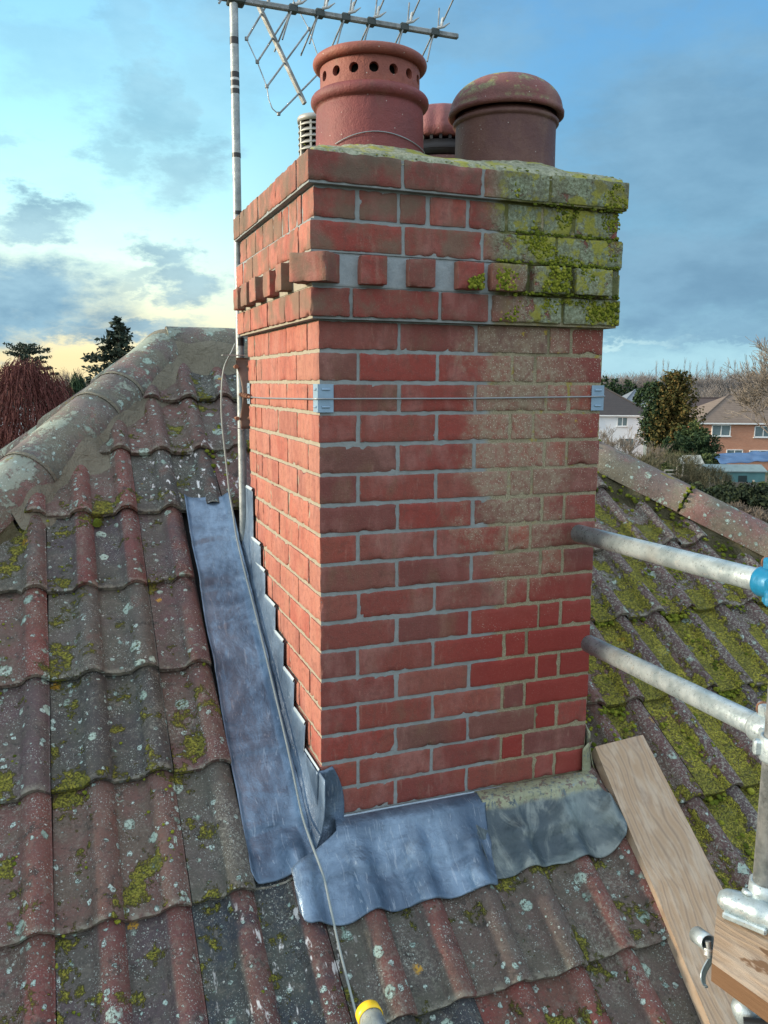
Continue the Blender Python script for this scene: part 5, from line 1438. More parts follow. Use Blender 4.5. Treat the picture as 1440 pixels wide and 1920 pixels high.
def leafq(mb, p, s, nrm=None, v=None):
    a = Vector((random.gauss(0, 1), random.gauss(0, 1), random.gauss(0, .7))).normalized(); b = a.orthogonal().normalized()
    b = (b * math.cos(random.random() * 6) + a.cross(b) * math.sin(random.random() * 6)).normalized(); c_ = random.random() if v is None else v
    p = Vector(p); mb.add([p - a * s, p + b * s * .5, p + a * s, p - b * s * .5], [(0, 1, 2, 3)], (c_, random.random(), 0, 1), 0, False)
def strip(mb, a, b, w1, w2, c_=None):
    a, b = Vector(a), Vector(b); T = (b - a); S = T.cross(Vector((random.uniform(-1, 1), random.uniform(-1, 1), .3)))
    if S.length < 1e-6: S = Vector((1, 0, 0))
    S.normalize(); U = T.cross(S).normalized(); c_ = random.random() if c_ is None else c_
    vs = [a + S * w1, a - S * w1 * .5 + U * w1 * .87, a - S * w1 * .5 - U * w1 * .87, b + S * w2, b - S * w2 * .5 + U * w2 * .87, b - S * w2 * .5 - U * w2 * .87]
    mb.add(vs, [(0, 1, 4, 3), (1, 2, 5, 4), (2, 0, 3, 5)], (c_, random.random(), 0, 1), 0, False)
MT_SPRUCE = make_leaf('spruce_needles', (.012, .026, .020), (.030, .052, .036), (.060, .070, .045))
MT_DARKLEAF = make_leaf('dark_evergreen', (.010, .028, .014), (.025, .055, .022), (.055, .085, .035))
MT_BRONZE = make_leaf('bronze_conifer_leaf', (.030, .045, .012), (.075, .068, .018), (.15, .10, .03))
MT_REDTW = make_leaf('red_brown_twigs', (.060, .018, .015), (.12, .036, .030), (.18, .075, .065))
MT_TWIG = make_leaf('bare_twigs', (.085, .070, .055), (.15, .125, .10), (.22, .19, .155))
MT_TWIGG = make_leaf('greenish_bare_twigs', (.065, .065, .035), (.12, .115, .065), (.20, .18, .11))
MT_WOODS = make_leaf('distant_bare_wood', (.14, .13, .125), (.20, .185, .175), (.26, .24, .23))
MT_HEDGE = make_leaf('hedge_leaf', (.012, .026, .012), (.028, .050, .020), (.06, .085, .03))
MT_GRNBUSH = make_leaf('green_bush_leaf', (.03, .055, .02), (.06, .095, .035), (.13, .15, .05))
MT_BARK = simple('bark', (.09, .07, .055), .9)
def tree_root(name, base, label, cat='tree', group=None): return empty(name, base, label, cat, group)
def trunk(root, base, top, r0, r1, mat=MT_BARK, name='trunk'):
    mb = MB(); b, t = Vector(base), Vector(top); mb.tube([b, b.lerp(t, .35) + Vector((.1, 0, 0)) * r0, b.lerp(t, .7), t], [r0, r0 * .75, r0 * .45, r1], 8); return mb.build(name, mat, root)
def conifer(base, ztop, rad_, label, zlow=None, mat=MT_SPRUCE, droop=.25, nwh=34, curve=.9, sp=1.0, flat=False, group=None, s=.22, name='conifer_tree'):
    base = Vector(base); H = ztop - base.z; root = tree_root(name, base, label, group=group)
    trunk(root, base, (base.x, base.y, ztop - .1), .22, .02)
    mb = MB(); zl = base.z + .12 * H if zlow is None else zlow
    for i in range(nwh):
        q_ = i / (nwh - 1); z_ = ztop - (ztop - zl) * q_ ** .95; R = rad_ * (q_ ** curve) + .12
        for k in range(9):
            th = random.random() * 2 * PI; L = R * random.uniform(.55, 1.12); up = random.uniform(-.05, .15) if not flat else random.uniform(0, .2)
            p0 = Vector((base.x, base.y, z_)); d = Vector((math.cos(th), math.sin(th), -droop + up))
            tip = p0 + d * L + Vector((0, 0, .10 * L))
            strip(mb, p0, tip, .02, .005, .2)
            m_ = int(5 + L * 9 * sp)
            for j in range(m_):
                t = (j + random.random()) / m_; c_ = p0.lerp(tip, .12 + .9 * t); c_.z -= .06 * math.sin(PI * t)
                leafq(mb, c_ + Vector((random.gauss(0, .07), random.gauss(0, .07), random.gauss(-.03, .05))) * (1 + L * .18), s * random.uniform(.6, 1.2))
    mb.build('crown', mat, root); return root
conifer((2.3, 46.3, GZ), 3.2, 7.2, 'dark spruce tree standing behind the left hip of the roof', zlow=-6, nwh=46, sp=1.1, s=.17, group='trees beyond the roof on the left')
# flat-topped cedar
def cedar(base, ztop, label):
    base = Vector(base); root = tree_root('cedar_tree', base, label, group='trees beyond the roof on the left'); trunk(root, base, (base.x, base.y, ztop - .5), .3, .05)
    mb = MB()
    for i in range(120):
        z_ = ztop - .25 - (ztop + 5.5) * random.random() ** 1.2; q_ = (ztop - z_) / 7; th = random.random() * 2 * PI; L = random.uniform(.5, 1.0) * min(3.7, 1.4 + 2.4 * q_)
        p0 = Vector((base.x, base.y, z_ - .3)); tip = p0 + Vector((math.cos(th) * L, math.sin(th) * L, .55 * random.uniform(.1, 1)))
        strip(mb, p0, tip, .04, .01, .1)
        for j in range(int(52 * L)):
            t = .15 + .9 * random.random(); c_ = p0.lerp(tip, min(1, t)); leafq(mb, c_ + Vector((random.gauss(0, .16), random.gauss(0, .16), random.gauss(0, .05))), .11)
    mb.build('crown', MT_SPRUCE, root)
cedar((-3.1, 64.4, GZ), 2.75, 'spreading dark cedar at the far left against the yellow sky')
def weeping(base, ztop, rad_, label, mat, n, sl, w_=.012, name='weeping_tree', dark=False):
    base = Vector(base); root = tree_root(name, base, label, group='trees beyond the roof on the left'); trunk(root, base, (base.x, base.y, ztop - .5), .18, .03, simple('pale_bark', (.28, .25, .22), .8) if not dark else MT_BARK)
    mb = MB()
    H = ztop - base.z
    for i in range(n):
        q_ = random.random() ** .8; z_ = ztop - .9 * H * q_ * .8; R = rad_ * min(1, (q_ * 2.6) ** .5 if not dark else (q_ * 1.5) ** .7) * random.uniform(.05, 1.0) ** .6 + .05; th = random.random() * 2 * PI
        p = Vector((base.x + R * math.cos(th), base.y + R * math.sin(th), z_ + random.uniform(-.2, .2)))
        L = sl * random.uniform(.5, 1.3); segs = 3; c_ = random.random()
        for k in range(segs):
            p2 = p + Vector((math.cos(th) * .08 * (segs - k) / segs, math.sin(th) * .08 * (segs - k) / segs, -L / segs)) + Vector((random.gauss(0, .04), random.gauss(0, .04), 0))
            strip(mb, p, p2, w_, w_ * .8, c_); p = p2
            if dark or random.random() < .6: leafq(mb, p, .09 if dark else .05, v=c_)
    for i in range(46):
        z_ = ztop - H * random.random() * .6; th = random.random() * 2 * PI; L = rad_ * random.uniform(.5, 1) * min(1, (ztop - z_) / H * 2 + .2)
        strip(mb, (base.x, base.y, z_ - .3), (base.x + L * math.cos(th), base.y + L * math.sin(th), z_ + .25), .03, .01, .9)
    mb.build('crown', mat, root)
weeping((-2.0, 33.2, GZ), .60, 2.6, 'rust-red bare weeping tree in front of the cedar on the left', MT_REDTW, 12000, .55, .011)
weeping((-.05, 37.0, GZ), .12, 1.05, 'small dark green weeping evergreen between the red tree and the spruce', MT_DARKLEAF, 2600, .8, .02, dark=True)
def bare_tree(base, H, label, mat=MT_TWIG, spread=.5, depth=6, r0=.18, seed=1, group=None, first=.3, name='bare_tree', wmin=.006, lean=(0, 0), kids=(2, 4)):
    st = random.getstate(); random.seed(seed); base = Vector(base); root = tree_root(name, base, label, group=group); mb = MB(); tk = MB()
    def grow(p, d, L, r_, lev):
        q = p + d * L; m_ = tk if lev <= 1 else mb
        mid = p.lerp(q, .5) + Vector((random.gauss(0, .04), random.gauss(0, .04), 0)) * L
        strip(m_, p, mid, r_, r_ * .85, .3 + .1 * lev); strip(m_, mid, q, r_ * .85, max(wmin, r_ * .7), .3 + .1 * lev)
        if lev >= depth: return
        for k in range(random.randint(*kids)):
            a = Vector((random.gauss(0, 1), random.gauss(0, 1), random.gauss(.1, .6))).normalized()
            nd = (d * (1.0) + a * spread * random.uniform(.6, 1.3) + Vector((0, 0, .10))).normalized()
            grow(p.lerp(q, random.uniform(.55, 1.0)), nd, L * random.uniform(.62, .88), max(wmin, r_ * .62), lev + 1)
    grow(base, Vector((lean[0], lean[1], 1)).normalized(), H * first, r0, 0)
    tk.build('trunk', MT_BARK, root); mb.build('crown', mat, root); random.setstate(st); return root
bare_tree((-1.2, 74, GZ), 10.5, 'hazy bare tree between the cedar and the weeping evergreen', seed=4, r0=.16, group='trees beyond the roof on the left', depth=7, wmin=.009, first=.28)
bare_tree((.9, 76, GZ), 10.0, 'faint bare tree just left of the spruce', seed=9, r0=.16, group='trees beyond the roof on the left', depth=7, wmin=.009, first=.28)

# ---------------- houses
def hip_roof_house(name, L, udir, width, depth, zb, ze, zr, wallm, roofm, label, eave=.35, windows=(), doors=(), chimney=None, ridge_inset=None, trim=(.75, .78, .78)):
    """L: left front corner on plan, udir: along facade"""
    L = Vector((L[0], L[1], 0)); u_ = Vector((udir[0], udir[1], 0)).normalized(); v_ = Vector((-u_.y, u_.x, 0))   # v_ goes away from the viewer
    root = empty(name, (L + u_ * width / 2 + v_ * depth / 2 + Vector((0, 0, zb))), label, 'house', 'houses among the gardens')
    P = lambda a, b, z_: L + u_ * a + v_ * b + Vector((0, 0, z_))
    Mh = Matrix((u_, v_, Vector((0, 0, 1)))).transposed()
    mb = MB(); mb.box(P(width / 2, depth / 2, (zb + ze) / 2), (width, depth, ze - zb), Mh); mb.build('wall', wallm, root)
    e = eave; ri = ridge_inset if ridge_inset is not None else depth / 2
    mb = MB(); c_ = [P(-e, -e, ze), P(width + e, -e, ze), P(width + e, depth + e, ze), P(-e, depth + e, ze), P(ri, depth / 2, zr), P(width - ri, depth / 2, zr)]
    lo = [p - Vector((0, 0, .14)) for p in c_[:4]]
    mb.add(c_, [(0, 1, 5, 4), (1, 2, 5), (2, 3, 4, 5), (3, 0, 4)], smooth=False)
    rf = mb.build('roof', roofm, root)
    mb = MB()
    for (a, b) in ((0, 1), (1, 2), (2, 3), (3, 0)): mb.add([c_[a], c_[b], lo[b], lo[a]], [(3, 2, 1, 0)], smooth=False)
    mb.add(lo, [(3, 2, 1, 0)], smooth=False); mb.build('fascia', simple('fascia_' + name, trim, .5), root)
    mb = MB()
    for (a, b) in ((0, 4), (1, 5), (4, 5)): mb.tube([c_[a] + Vector((0, 0, .04)), c_[b] + Vector((0, 0, .04))], .09, 6)
    mb.build('ridge', roofm, rf)
    if chimney:
        a, b, w_, h_ = chimney; mb = MB(); mb.box(P(a, b, zr - .4 + h_ / 2), (w_, w_ * .7, h_ + .8), Mh); mb.box(P(a, b, zr + h_ + .02), (w_ + .12, w_ * .7 + .12, .14), Mh)
        for s in (-.2, .2): mb.tube([P(a + s * w_, b, zr + h_), P(a + s * w_, b, zr + h_ + .42)], .11, 8)
        mb.build('chimney', MT_WALLB, rf)
    frm = simple('white_frame_' + name, (.72, .75, .75), .5); gl = newmat('window_glass_' + name); fin(gl, gl.mix(gl.noise(.9, 3), (.05, .08, .09), (.22, .30, .32)), .15, 0, spec=.6)
    for (a0, a1, z0_, z1_, nb) in windows:
        mb = MB(); t = .09; am = (a0 + a1) / 2; zm = (z0_ + z1_) / 2; yb = -.03
        for (aa, zz, sx, sz) in ((am, z1_ - t / 2, a1 - a0, t), (am, z0_ + t / 2, a1 - a0, t), (a0 + t / 2, zm, t, z1_ - z0_), (a1 - t / 2, zm, t, z1_ - z0_)): mb.box(P(aa, yb, zz), (sx, .10, sz), Mh)
        for k in range(1, nb): mb.box(P(a0 + (a1 - a0) * k / nb, yb, zm), (.07, .09, z1_ - z0_), Mh)
        fw = mb.build('window', frm, root)
        mb = MB(); mb.box(P(am, -.012, zm), (a1 - a0 - .1, .04, z1_ - z0_ - .1), Mh); mb.build('pane', gl.mat, fw)
        mb = MB(); mb.box(P(am, -.07, z0_ - .04), (a1 - a0 + .14, .16, .07), Mh); mb.build('sill', frm, fw)
    return root
def brick_far(name, c1, c2, c3):
    g = newmat(name); x_, y_, z_ = g.sep(g.pos()); bt = g.node('ShaderNodeTexBrick', ins={'Vector': g.comb(g.add(g.mul(x_, .9), g.mul(y_, -.5)), z_, 0.0), 'Color1': c1 + (1,), 'Color2': c2 + (1,), 'Mortar': c3 + (1,), 'Scale': 1.0, 'Mortar Size': .012, 'Brick Width': .23, 'Row Height': .08})
    return fin(g, g.mix(g.mul(g.noise(1.6, 5, .7), .5), bt.outputs['Color'], c1), .9)
def roof_far(name, c1, c2):
    g = newmat(name); x_, y_, z_ = g.sep(g.pos()); n = g.noise(2.2, 6, .7); row = g.m('PINGPONG', g.mul(z_, 5.0), .5)
    c = g.mix(n, c1, c2); c = g.mix(g.mul(g.ss(row, .10, .0), .5), c, tuple(q * .35 for q in c1)); return fin(g, c, .9)
far_u = (.935, -.355)
wr_m = newmat('white_render'); fin(wr_m, wr_m.mix(wr_m.noise(1.2, 5, .6), (.62, .68, .72), (.76, .80, .82)), .9)
hip_roof_house('white_house', (63.08 - .935 * 13, 78.28 + .355 * 13), far_u, 13, 9, GZ - .2, -3.75, -.65, wr_m.mat, roof_far('dark_slate_roof', (.022, .022, .026), (.055, .05, .05)), 'white rendered house with dark hipped roof just right of the chimney',
               windows=((9.0, 10.25, -5.05, -3.95, 2), (9.4, 11.1, -7.4, -6.4, 3), (5.5, 7.0, -5.05, -3.95, 2), (2, 3.5, -5.05, -3.95, 2)), chimney=None)
hip_roof_house('brick_house', (61.9, 68.9), far_u, 15, 9.5, GZ - .4, -4.15, -1.3, brick_far('orange_far_brick', (.42, .17, .095), (.52, .24, .14), (.42, .33, .26)), roof_far('brown_tile_roof', (.10, .075, .058), (.19, .15, .12)), 'orange brick house with brown roof and white windows at the right edge',
               eave=.45, windows=((1.25, 3.25, -5.55, -4.35, 2), (5.75, 8.6, -5.65, -4.45, 3), (.95, 1.85, -7.9, -6.75, 1), (2.95, 4.7, -8.1, -6.95, 2), (5.4, 7.6, -8.1, -7.0, 2)))
hip_roof_house('grey_roofed_house', (84.1, 112.2), far_u, 11, 9, GZ, -3.7, -1.15, wr_m.mat, roof_far('blue_grey_slates', (.10, .13, .16), (.17, .20, .23)), 'distant house with blue-grey pyramid roof and brick chimney behind the white house', windows=((2, 3.6, -5.2, -4.1, 2), (6, 7.4, -5.2, -4.1, 2)), chimney=(5.0, 2.2, .9, .5), ridge_inset=3.2)
hip_roof_house('dark_roofed_house', (76.6, 88.6), far_u, 14, 9, GZ, -4.6, -2.05, wr_m.mat, roof_far('plum_tile_roof', (.045, .032, .032), (.08, .06, .055)), 'dark plum roofed house mostly hidden behind the orange brick house', windows=((3, 4.6, -6.0, -4.9, 2),), ridge_inset=2.5)
hip_roof_house('slate_roofed_house', (-10.6, 45.5), (1, 0.02), 9.0, 8, GZ, -1.55, .02, wr_m.mat, roof_far('green_black_slates', (.02, .026, .026), (.045, .055, .05)), 'dark slate roofed house at the far left edge behind the red tree', ridge_inset=3.4, windows=((6.2, 7.5, -3.6, -2.4, 2),))

# ---------------- bushes, hedges, conifers and woods on the right
def foliage(name, label, lumps, n, s, mat, cat, group=None, twig=0, base=None, kind=None, spray=0):
    """lumps: (x, y, z, rx, ry, rz)"""
    zb = min(l[2] - l[5] for l in lumps); cx = sum(l[0] for l in lumps) / len(lumps); cy_ = sum(l[1] for l in lumps) / len(lumps)
    root = empty(name, (cx, cy_, max(GZ - .5, zb)), label, cat, group)
    mb = MB(); tot = sum(l[3] * l[5] for l in lumps)
    for (x_, y_, z_, rx, ry, rzz) in lumps:
        sub_ = []
        for i in range(int(6 + n * rx * rzz / tot / 90)):
            th = random.random() * 2 * PI; ph = math.acos(random.uniform(-.5, 1)); k = random.uniform(.72, 1.0)
            sub_.append((x_ + rx * k * math.sin(ph) * math.cos(th), y_ + ry * k * math.sin(ph) * math.sin(th), z_ + rzz * k * math.cos(ph), min(rx, rzz) * random.uniform(.16, .34)))
        for i in range(int(n * rx * rzz / tot)):
            (sx, sy_, sz, sr_) = random.choice(sub_); v = Vector((random.gauss(0, 1), random.gauss(0, 1), random.gauss(0, 1))).normalized() * sr_ * random.random() ** .35
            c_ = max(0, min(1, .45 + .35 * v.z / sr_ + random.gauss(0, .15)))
            p = Vector((sx, sy_, sz)) + v
            if twig: strip(mb, p, p + Vector((random.gauss(0, .35), random.gauss(0, .35), random.uniform(.1, 1))) * twig, .011, .006)
            else: leafq(mb, p, s * random.uniform(.6, 1.3), v=c_)
    if spray:
        for (x_, y_, z_, rx, ry, rzz) in lumps:
            for i in range(int(spray * rx)):
                th = random.random() * 2 * PI; ph = random.uniform(.1, 1.5)
                p0 = Vector((x_ + rx * .75 * math.sin(ph) * math.cos(th), y_ + ry * .75 * math.sin(ph) * math.sin(th), z_ + rzz * .75 * math.cos(ph)))
                d = Vector((math.cos(th) * math.sin(ph), math.sin(th) * math.sin(ph), .9)).normalized(); L = random.uniform(.5, 1.05)
                for j in range(26):
                    t = j / 25; w_ = .16 * (1 - t) + .02; leafq(mb, p0 + d * L * t + Vector((random.gauss(0, w_), random.gauss(0, w_), random.gauss(0, w_))), s * (.5 + .5 * (1 - t)), v=min(1, .35 + .5 * random.random()))
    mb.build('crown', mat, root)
    mb = MB()
    for (x_, y_, z_, rx, ry, rzz) in lumps[:4]: mb.tube([(x_, y_, GZ - .4), (x_, y_, z_)], [.12, .05], 6)
    mb.build('trunk', MT_BARK, root)
    return root
conifer((50.7, 59.6, GZ), .75, 2.75, 'big bronze-green conifer standing between the white house and the brick house', zlow=-7.0, mat=MT_BRONZE, droop=-.55, nwh=64, curve=.42, sp=1.2, s=.17, name='bronze_conifer_tree')
conifer((49.4, 60.6, GZ), -.1, 1.6, 'smaller dark shoot of conifer leaning out left of the bronze conifer', zlow=-6.0, mat=MT_DARKLEAF, droop=-.5, nwh=34, curve=.45, sp=1.1, s=.15)
foliage('dark_conifer_tree', 'dark green conifer partly hidden behind the bronze conifer', [(52.3, 65.0, -1.6, 1.5, 1.5, 1.7), (53.6, 64.6, -3.9, 2.0, 1.8, 2.2)], 7000, .15, MT_DARKLEAF, 'tree')
foliage('evergreen_bush', 'rounded dark evergreen bush in front of the bronze conifer', [(48.5, 54.4, -5.4, 1.2, 1.3, 1.4), (47.3, 55.1, -5.6, 1.2, 1.2, 1.5), (49.4, 53.9, -5.9, 1.4, 1.2, 1.6), (48.3, 54.6, -6.9, 2.4, 1.6, 1.6)], 13000, .11, MT_DARKLEAF, 'bush')
foliage('evergreen_tree', 'deep green rounded tree at the foot of the bronze conifer', [(50.4, 56.8, -4.6, 1.2, 1.1, 1.2), (50.6, 56.8, -5.8, 1.5, 1.3, 1.5)], 7000, .13, MT_GRNBUSH, 'tree')
foliage('bare_bush', 'big olive-grey leafless bush rising behind the right hip tiles', [(33.0, 38.6, -5.6, 2.3, 1.8, 1.35), (31.0, 39.6, -6.2, 2.2, 1.8, 1.4), (34.9, 37.6, -6.5, 2.0, 1.8, 1.4), (33.5, 38.2, -7.5, 4.2, 2.2, 1.8)], 21000, .1, MT_TWIGG, 'bush', twig=.34)
foliage('bare_bush', 'brownish bare shrubs below the white house windows', [(43.0, 56.5, -7.2, 2.6, 1.5, 1.1), (45.8, 55.5, -7.2, 1.8, 1.2, .9)], 8000, .1, MT_TWIG, 'bush', twig=.4)
foliage('green_bush', 'yellow-green bush beside the wooden playhouse', [(43.6, 50.2, -6.4, 1.5, 1.0, .9), (46.6, 50.4, -6.3, 1.6, 1.0, .8)], 6000, .08, MT_GRNBUSH, 'bush')
foliage('garden_hedge', 'long dark hedge across the garden in front of the shed', [(28.0 + 2.2 * k, 33.0 - 1.5 * k, -6.75 + .15 * math.sin(k * 2), 2.0, 1.4, 1.25) for k in range(7)], 20000, .10, MT_HEDGE, 'hedge')
foliage('garden_hedge', 'dark hedge below the olive-grey bush behind the roof hip', [(24.8 + 2.0 * k, 33.6 - 1.0 * k, -6.9, 1.9, 1.4, 1.2) for k in range(4)], 12000, .10, MT_HEDGE, 'hedge')
foliage('conifer_hedge', 'feathery green conifer at the right edge beside the blue tarpaulin', [(29.6, 26.6, -4.75, 1.1, 1.0, .55), (28.9, 26.6, -5.4, 1.5, 1.2, .8), (30.6, 25.2, -5.1, 1.9, 1.2, 1.0)], 14000, .10, MT_GRNBUSH, 'hedge')
foliage('dead_hedge', 'grey brushwood of dead stems beyond the right hip tiles', [(21.8 + 1.2 * k, 21.6 - 1.2 * k, -5.15, 1.5, 1.0, .62) for k in range(5)] , 15000, .1, MT_TWIG, 'hedge', twig=.22)
bare_tree((40.6, 36.3, GZ - .3), 15.5, 'tall bare tree reaching over the brick house from the right edge', seed=12, r0=.16, depth=8, wmin=.013, first=.27, spread=.62, lean=(-.04, .05), kids=(2, 4))
bare_tree((37.5, 48.0, GZ - .3), 5.6, 'slim bare tree in front of the white house', seed=22, r0=.08, depth=7, wmin=.008, first=.30, spread=.42)
bare_tree((35.9, 49.9, GZ - .3), 5.4, 'small bare tree at the left end of the white house', seed=31, r0=.07, depth=7, wmin=.008, first=.30, spread=.42)

# telegraph pole
pr = empty('telegraph_pole', (52.8, 64.2, GZ), 'slim wooden telegraph pole against the bronze conifer', 'pole')
mb = MB(); mb.tube([(52.4, 63.4, GZ), (52.4, 63.4, -1.0)], [.11, .08], 8); mb.build('pole', MT_TWIG, pr)
mb = MB(); mb.box((52.4, 63.4, -1.35), (1.1, .08, .08), rotM(-.36, 'Z')); mb.build('crossarm', MT_WPLAS, pr)

# garden buildings
def gbox(name, label, c_, size, rot, wallm, roofm, cat, roofh=.5, group=None):
    c_ = Vector(c_); root = empty(name, c_, label, cat, group); Mh = rotM(rot, 'Z')
    mb = MB(); mb.box(c_ + Vector((0, 0, size[2] / 2)), size, Mh); mb.build('wall', wallm, root)
    mb = MB(); hx, hy = size[0] / 2 + .12, size[1] / 2 + .12
    pts = [Vector((-hx, -hy, size[2])), Vector((hx, -hy, size[2])), Vector((hx, hy, size[2])), Vector((-hx, hy, size[2])), Vector((-hx * .98, 0, size[2] + roofh)), Vector((hx * .98, 0, size[2] + roofh))]
    pts = [c_ + Mh @ p for p in pts]; low = [p - Vector((0, 0, .07)) for p in pts]
    mb.add(pts + low, [(0, 1, 5, 4), (2, 3, 4, 5), (1, 2, 5), (3, 0, 4), (0, 6, 7, 1), (1, 7, 8, 2), (2, 8, 9, 3), (3, 9, 6, 0), (9, 8, 7, 6)], smooth=False); mb.build('roof', roofm, root)
    return root, Mh
creamw = simple('cream_boards', (.50, .46, .38), .8, 0, .25, 3); tealw = simple('teal_boards', (.10, .24, .25), .7, 0, .3, 2); feltg = simple('grey_green_felt', (.20, .27, .27), .8, 0, .3, 2)
fa = -.363
ph = empty('playhouse', (42.5, 47.9, -8.2), 'cream wooden playhouse on posts with pitched roof beside the teal shed', 'playhouse')
Mh = rotM(fa, 'Z'); pc = Vector((42.6, 47.9, 0))
mb = MB()
for (a, b) in ((-.65, -.6), (.65, -.6), (-.65, .6), (.65, .6)): mb.box(pc + Mh @ Vector((a, b, 0)) + Vector((0, 0, -7.05)), (.10, .10, 2.3), Mh)
mb.build('frame', creamw, ph)
mb = MB(); mb.box(pc + Vector((0, 0, -7.35)), (1.4, 1.3, .9), Mh); mb.build('wall', simple('brown_boards', (.20, .14, .10), .8), ph)
mb = MB(); pts = [pc + Mh @ Vector(p) for p in ((-.85, -.8, -5.95), (.85, -.8, -5.95), (.85, .8, -5.95), (-.85, .8, -5.95), (-.45, 0, -5.35), (.80, 0, -5.35))]
mb.add(pts, [(0, 1, 5, 4), (2, 3, 4, 5), (1, 2, 5), (3, 0, 4), (3, 2, 1, 0)], smooth=False); mb.build('roof', simple('pale_felt', (.42, .42, .36), .8, 0, .2, 2), ph)
mb = MB()
for k in range(3): mb.box(pc + Mh @ Vector((-1.45, -.5, 0)) + Vector((0, 0, -7.0 + .28 * k)), (1.1, .07, .10), Mh)
mb.box(pc + Mh @ Vector((-1.95, -.5, 0)) + Vector((0, 0, -7.1)), (.09, .09, 1.4), Mh); mb.build('railing', creamw, ph)
sh, Ms_ = gbox('shed', 'teal garden shed with low grey-green roof between playhouse and blue tarpaulin', (45.6, 46.9, -8.2), (4.4, 1.8, 1.75), fa, tealw, feltg, 'shed', .42)
mb = MB()
for k, dx in enumerate((-1.5, -.6, .55)): mb.box(Vector((45.6, 46.9, -7.35)) + rotM(fa, 'Z') @ Vector((dx, -.93, 0)), (.62, .06, 1.15), rotM(fa, 'Z'))
mb.build('window', simple('dark_glass', (.03, .05, .055), .2), sh)
mb = MB()
def tarp(a, b):
    p = Vector((47.0, 50.6, 0)) + rotM(fa, 'Z') @ Vector((6.2 * a, -2.2 * (1 - b), 0)); return Vector((p.x, p.y, -6.15 + .55 * b + .35 * a + .16 * nz(a * 8, b * 4, 2)))
mb.grid(tarp, 40, 10); o = mb.build('tarpaulin', simple('blue_tarpaulin', (.05, .11, .22), .45, 0, .4, 1.5), None, loc=(49, 49, -6.2)); o.modifiers.new('t', 'SOLIDIFY').thickness = .02
tag(o, 'crumpled bright blue tarpaulin over the shed roofs under the brick house', 'tarpaulin')
gh = empty('greenhouse', (57.0, 67.2, -8.5), 'low greenhouse with pale glass roof in front of the white house corner', 'greenhouse')
mb = MB(); pc = Vector((56.6, 67.4, 0)); pts = [pc + Mh @ Vector(p) for p in ((-2.3, -1.1, -5.95), (2.3, -1.1, -5.95), (2.3, 1.1, -5.95), (-2.3, 1.1, -5.95), (-2.0, 0, -5.1), (2.0, 0, -5.1))]
mb.add(pts, [(0, 1, 5, 4), (2, 3, 4, 5), (1, 2, 5), (3, 0, 4)], smooth=False); mb.build('roof', simple('milky_glass', (.50, .58, .60), .35, 0, .4, 1.2), gh)
mb = MB()
for k in range(8): t = k / 7; mb.tube([pts[0].lerp(pts[1], t), pts[4].lerp(pts[5], t)], .04, 5)
mb.build('frame', MT_WPLAS, gh)
mb = MB(); mb.box(pc + Vector((0, 0, -7.2)), (4.3, 2.0, 2.4), Mh); mb.build('wall', simple('dim_glass', (.12, .15, .15), .3), gh)
fr = empty('garden_fence', (43, 45.5, -8.4), 'weathered grey slatted fence below the playhouse and teal shed', 'fence')
mb = MB()
for k in range(70):
    p = Vector((41.4, 46.0, 0)) + Vector((.935, -.355, 0)) * (.13 * k); mb.box(p + Vector((0, 0, -7.75 + random.uniform(-.03, .03))), (.105, .03, 1.3), rotM(fa, 'Z'), 0, (random.random(), 0, 0, 1))
mb.build('fence_panel', make_leaf('grey_slats', (.11, .10, .09), (.20, .18, .16), (.27, .25, .22)), fr)
mb = MB()
for k in range(5): mb.box(Vector((41.4, 46.05, 0)) + Vector((.935, -.355, 0)) * (2.2 * k) + Vector((0, 0, -7.7)), (.11, .11, 1.5), rotM(fa, 'Z')); 
mb.build('post', creamw, fr)
# woods on the skyline
def woods(name, label, x0, y0, x1, y1, n, h0, h1, mat, depth_=26, w_=.05, seed=3, conif=False):
    st = random.getstate(); random.seed(seed); mb = MB(); a0 = Vector((x0, y0, 0)); a1 = Vector((x1, y1, 0)); away = a0.lerp(a1, .5).normalized()
    for i in range(n):
        t = random.random(); p = a0.lerp(a1, t) + away * random.uniform(0, depth_); gz = ground_h(p.x, p.y) - .5
        H = (h0 + (h1 - h0) * t) * random.uniform(.82, 1.06); R = H * random.uniform(.16, .26)
        if conif:
            for k in range(240):
                q_ = random.random(); th = random.random() * 6.28; rr_ = R * (1 - q_ * .75) * random.random() ** .5
                leafq(mb, p + Vector((rr_ * math.cos(th), rr_ * math.sin(th), gz + H * (.25 + .75 * q_))), .42)
            strip(mb, p + Vector((0, 0, gz)), p + Vector((0, 0, gz + H * .8)), .18, .05, .1); continue
        c0 = min(1, max(0, random.gauss(.5, .22)))
        strip(mb, p + Vector((0, 0, gz)), p + Vector((0, 0, gz + H * .75)), .16, .05, c0)
        for k in range(70):
            z_ = H * random.uniform(.22, .8); th = random.random() * 6.28; L = R * random.uniform(.5, 1.2) * (1.15 - z_ / H * .6)
            s_ = p + Vector((0, 0, gz + z_)); e_ = s_ + Vector((L * math.cos(th), L * math.sin(th), L * random.uniform(.5, 1.5)))
            strip(mb, s_, e_, w_, w_ * .4, c0 + random.uniform(-.2, .2))
            for j in range(2): m_ = s_.lerp(e_, random.uniform(.3, .9)); strip(mb, m_, m_ + Vector((random.gauss(0, .5), random.gauss(0, .5), random.uniform(.3, 1.3))), w_ * .6, w_ * .3, c0)
    o = mb.build(name, mat, None, loc=(a0.x, a0.y, GZ)); tag(o, label, 'woodland', kind='stuff'); random.setstate(st); return o
woods('bare_woodland', 'grey-brown bare winter woodland along the skyline', 100, 158, 172, 140, 300, 10.5, 13.0, MT_WOODS)
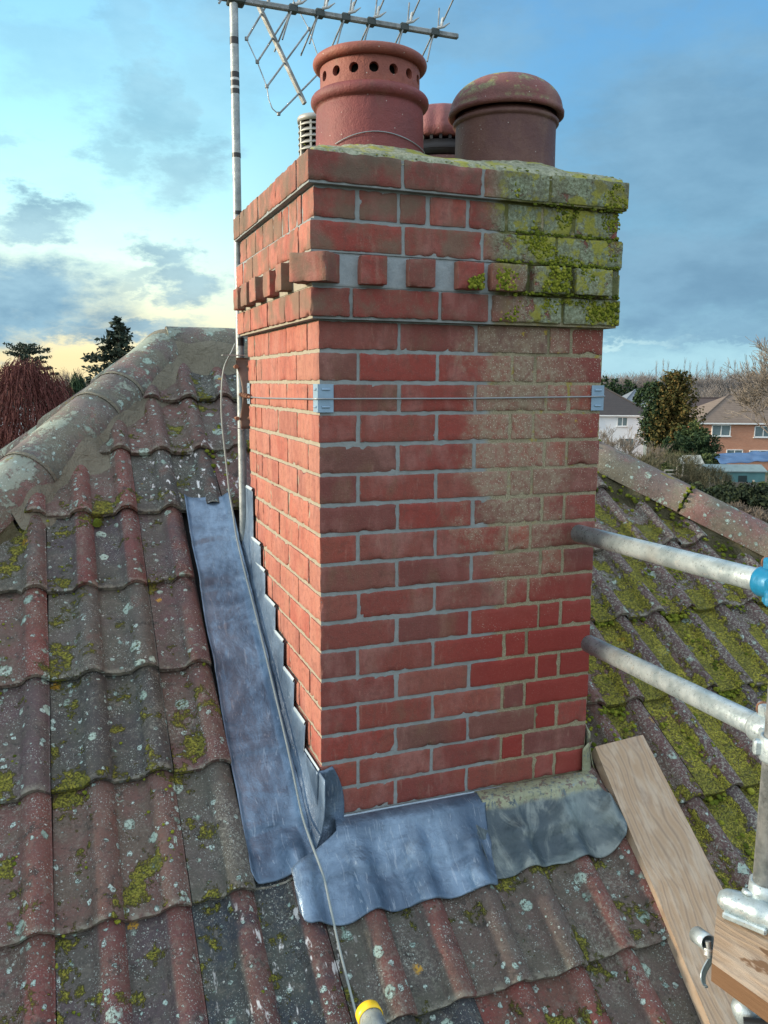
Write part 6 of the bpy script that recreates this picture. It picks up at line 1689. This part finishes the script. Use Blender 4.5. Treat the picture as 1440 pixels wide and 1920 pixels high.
woods('bare_woodland', 'nearer brown bare trees rising behind the brick house', 96, 112, 118, 88, 70, 9.5, 12.0, MT_WOODS, 18, .045, 8)
woods('conifer_woodland', 'dark pines on the skyline beside the chimney', 99, 146, 108, 141, 12, 10.4, 9.6, MT_DARKLEAF, 10, .05, 5, True)
for k in range(26):
    t = k / 25 + random.uniform(-.01, .01); x_ = 133 + 36 * t; y_ = 166 - 20 * t; H = 12.9 + .7 * math.sin(k * 1.9) + random.uniform(-.5, .5)
    gz = ground_h(x_, y_); mb = MB(); strip(mb, (x_, y_, gz), (x_, y_, gz + H), .09, .02, .5)
    for j in range(60):
        z_ = gz + H * random.uniform(.3, .97); th = random.random() * 6.28; strip(mb, (x_, y_, z_), (x_ + .35 * math.cos(th), y_ + .35 * math.sin(th), z_ + 1.3), .022, .012)
    root = empty('poplar_tree', (x_, y_, gz), 'thin bare poplar in the row of spires standing above the skyline woods', 'tree', 'row of poplars on the skyline')
    mb.build('crown', MT_WOODS, root)
# low far hedgerows closing the view on both sides
woods('bare_woodland', 'far hazy trees low on the horizon at the left', -60, 160, 60, 165, 130, 7.0, 7.5, MT_WOODS, 20, .06, 15)
for (cx, cy_, n_) in ((-30, 40, 1), (20, 60, 2), (-20, 80, 3), (-40, -20, 4), (60, 20, 5), (70, -10, 6)):
    foliage('evergreen_bush', ('rounded evergreen far off to the left', 'dark evergreen beyond the chimney', 'far evergreen behind the left trees', 'evergreen behind the viewer', 'evergreen off to the right', 'distant evergreen off to the far right')[n_ - 1], [(cx, cy_, -6.5, 3, 2.5, 2.6), (cx + 2.5, cy_ + 1, -7, 2, 2, 1.8)], 5000, .22, MT_HEDGE, 'bush')
foliage('garden_hedge', 'near-black evergreen hedge directly above the lower right hip tiles', [(26.9 - .1 * k, 31.2 - 1.55 * k, -6.25 + .17 * k + .1 * math.sin(k * 2.3), 1.7, 1.3, 1.15) for k in range(6)], 26000, .10, make_leaf('black_green_leaf', (.006, .012, .006), (.014, .026, .012), (.035, .05, .02)), 'hedge')
woods('bare_woodland', 'grey bare woodland continuing beyond the right edge of the view', 172, 142, 196, 10, 170, 11.0, 12.5, MT_WOODS, 24, .06, 19)
foliage('garden_hedge', 'dark hedge running on out of view to the right', [(33.0 + 3.0 * k, 19.0 - 2.4 * k, -7.0, 2.4, 1.8, 1.4) for k in range(6)], 9000, .16, MT_HEDGE, 'hedge')
hip_roof_house('tile_roofed_house', (86.0, 40.0), (.6, -.8), 15, 9.5, GZ - .4, -4.15, -1.2, brick_far('dull_far_brick', (.34, .15, .09), (.42, .20, .13), (.38, .31, .25)), roof_far('grey_brown_tile_roof', (.09, .075, .062), (.16, .135, .11)), 'brick house with grey-brown roof beyond the right edge of the view', windows=((1.5, 3.5, -5.6, -4.4, 2), (9, 11, -5.6, -4.4, 2)))
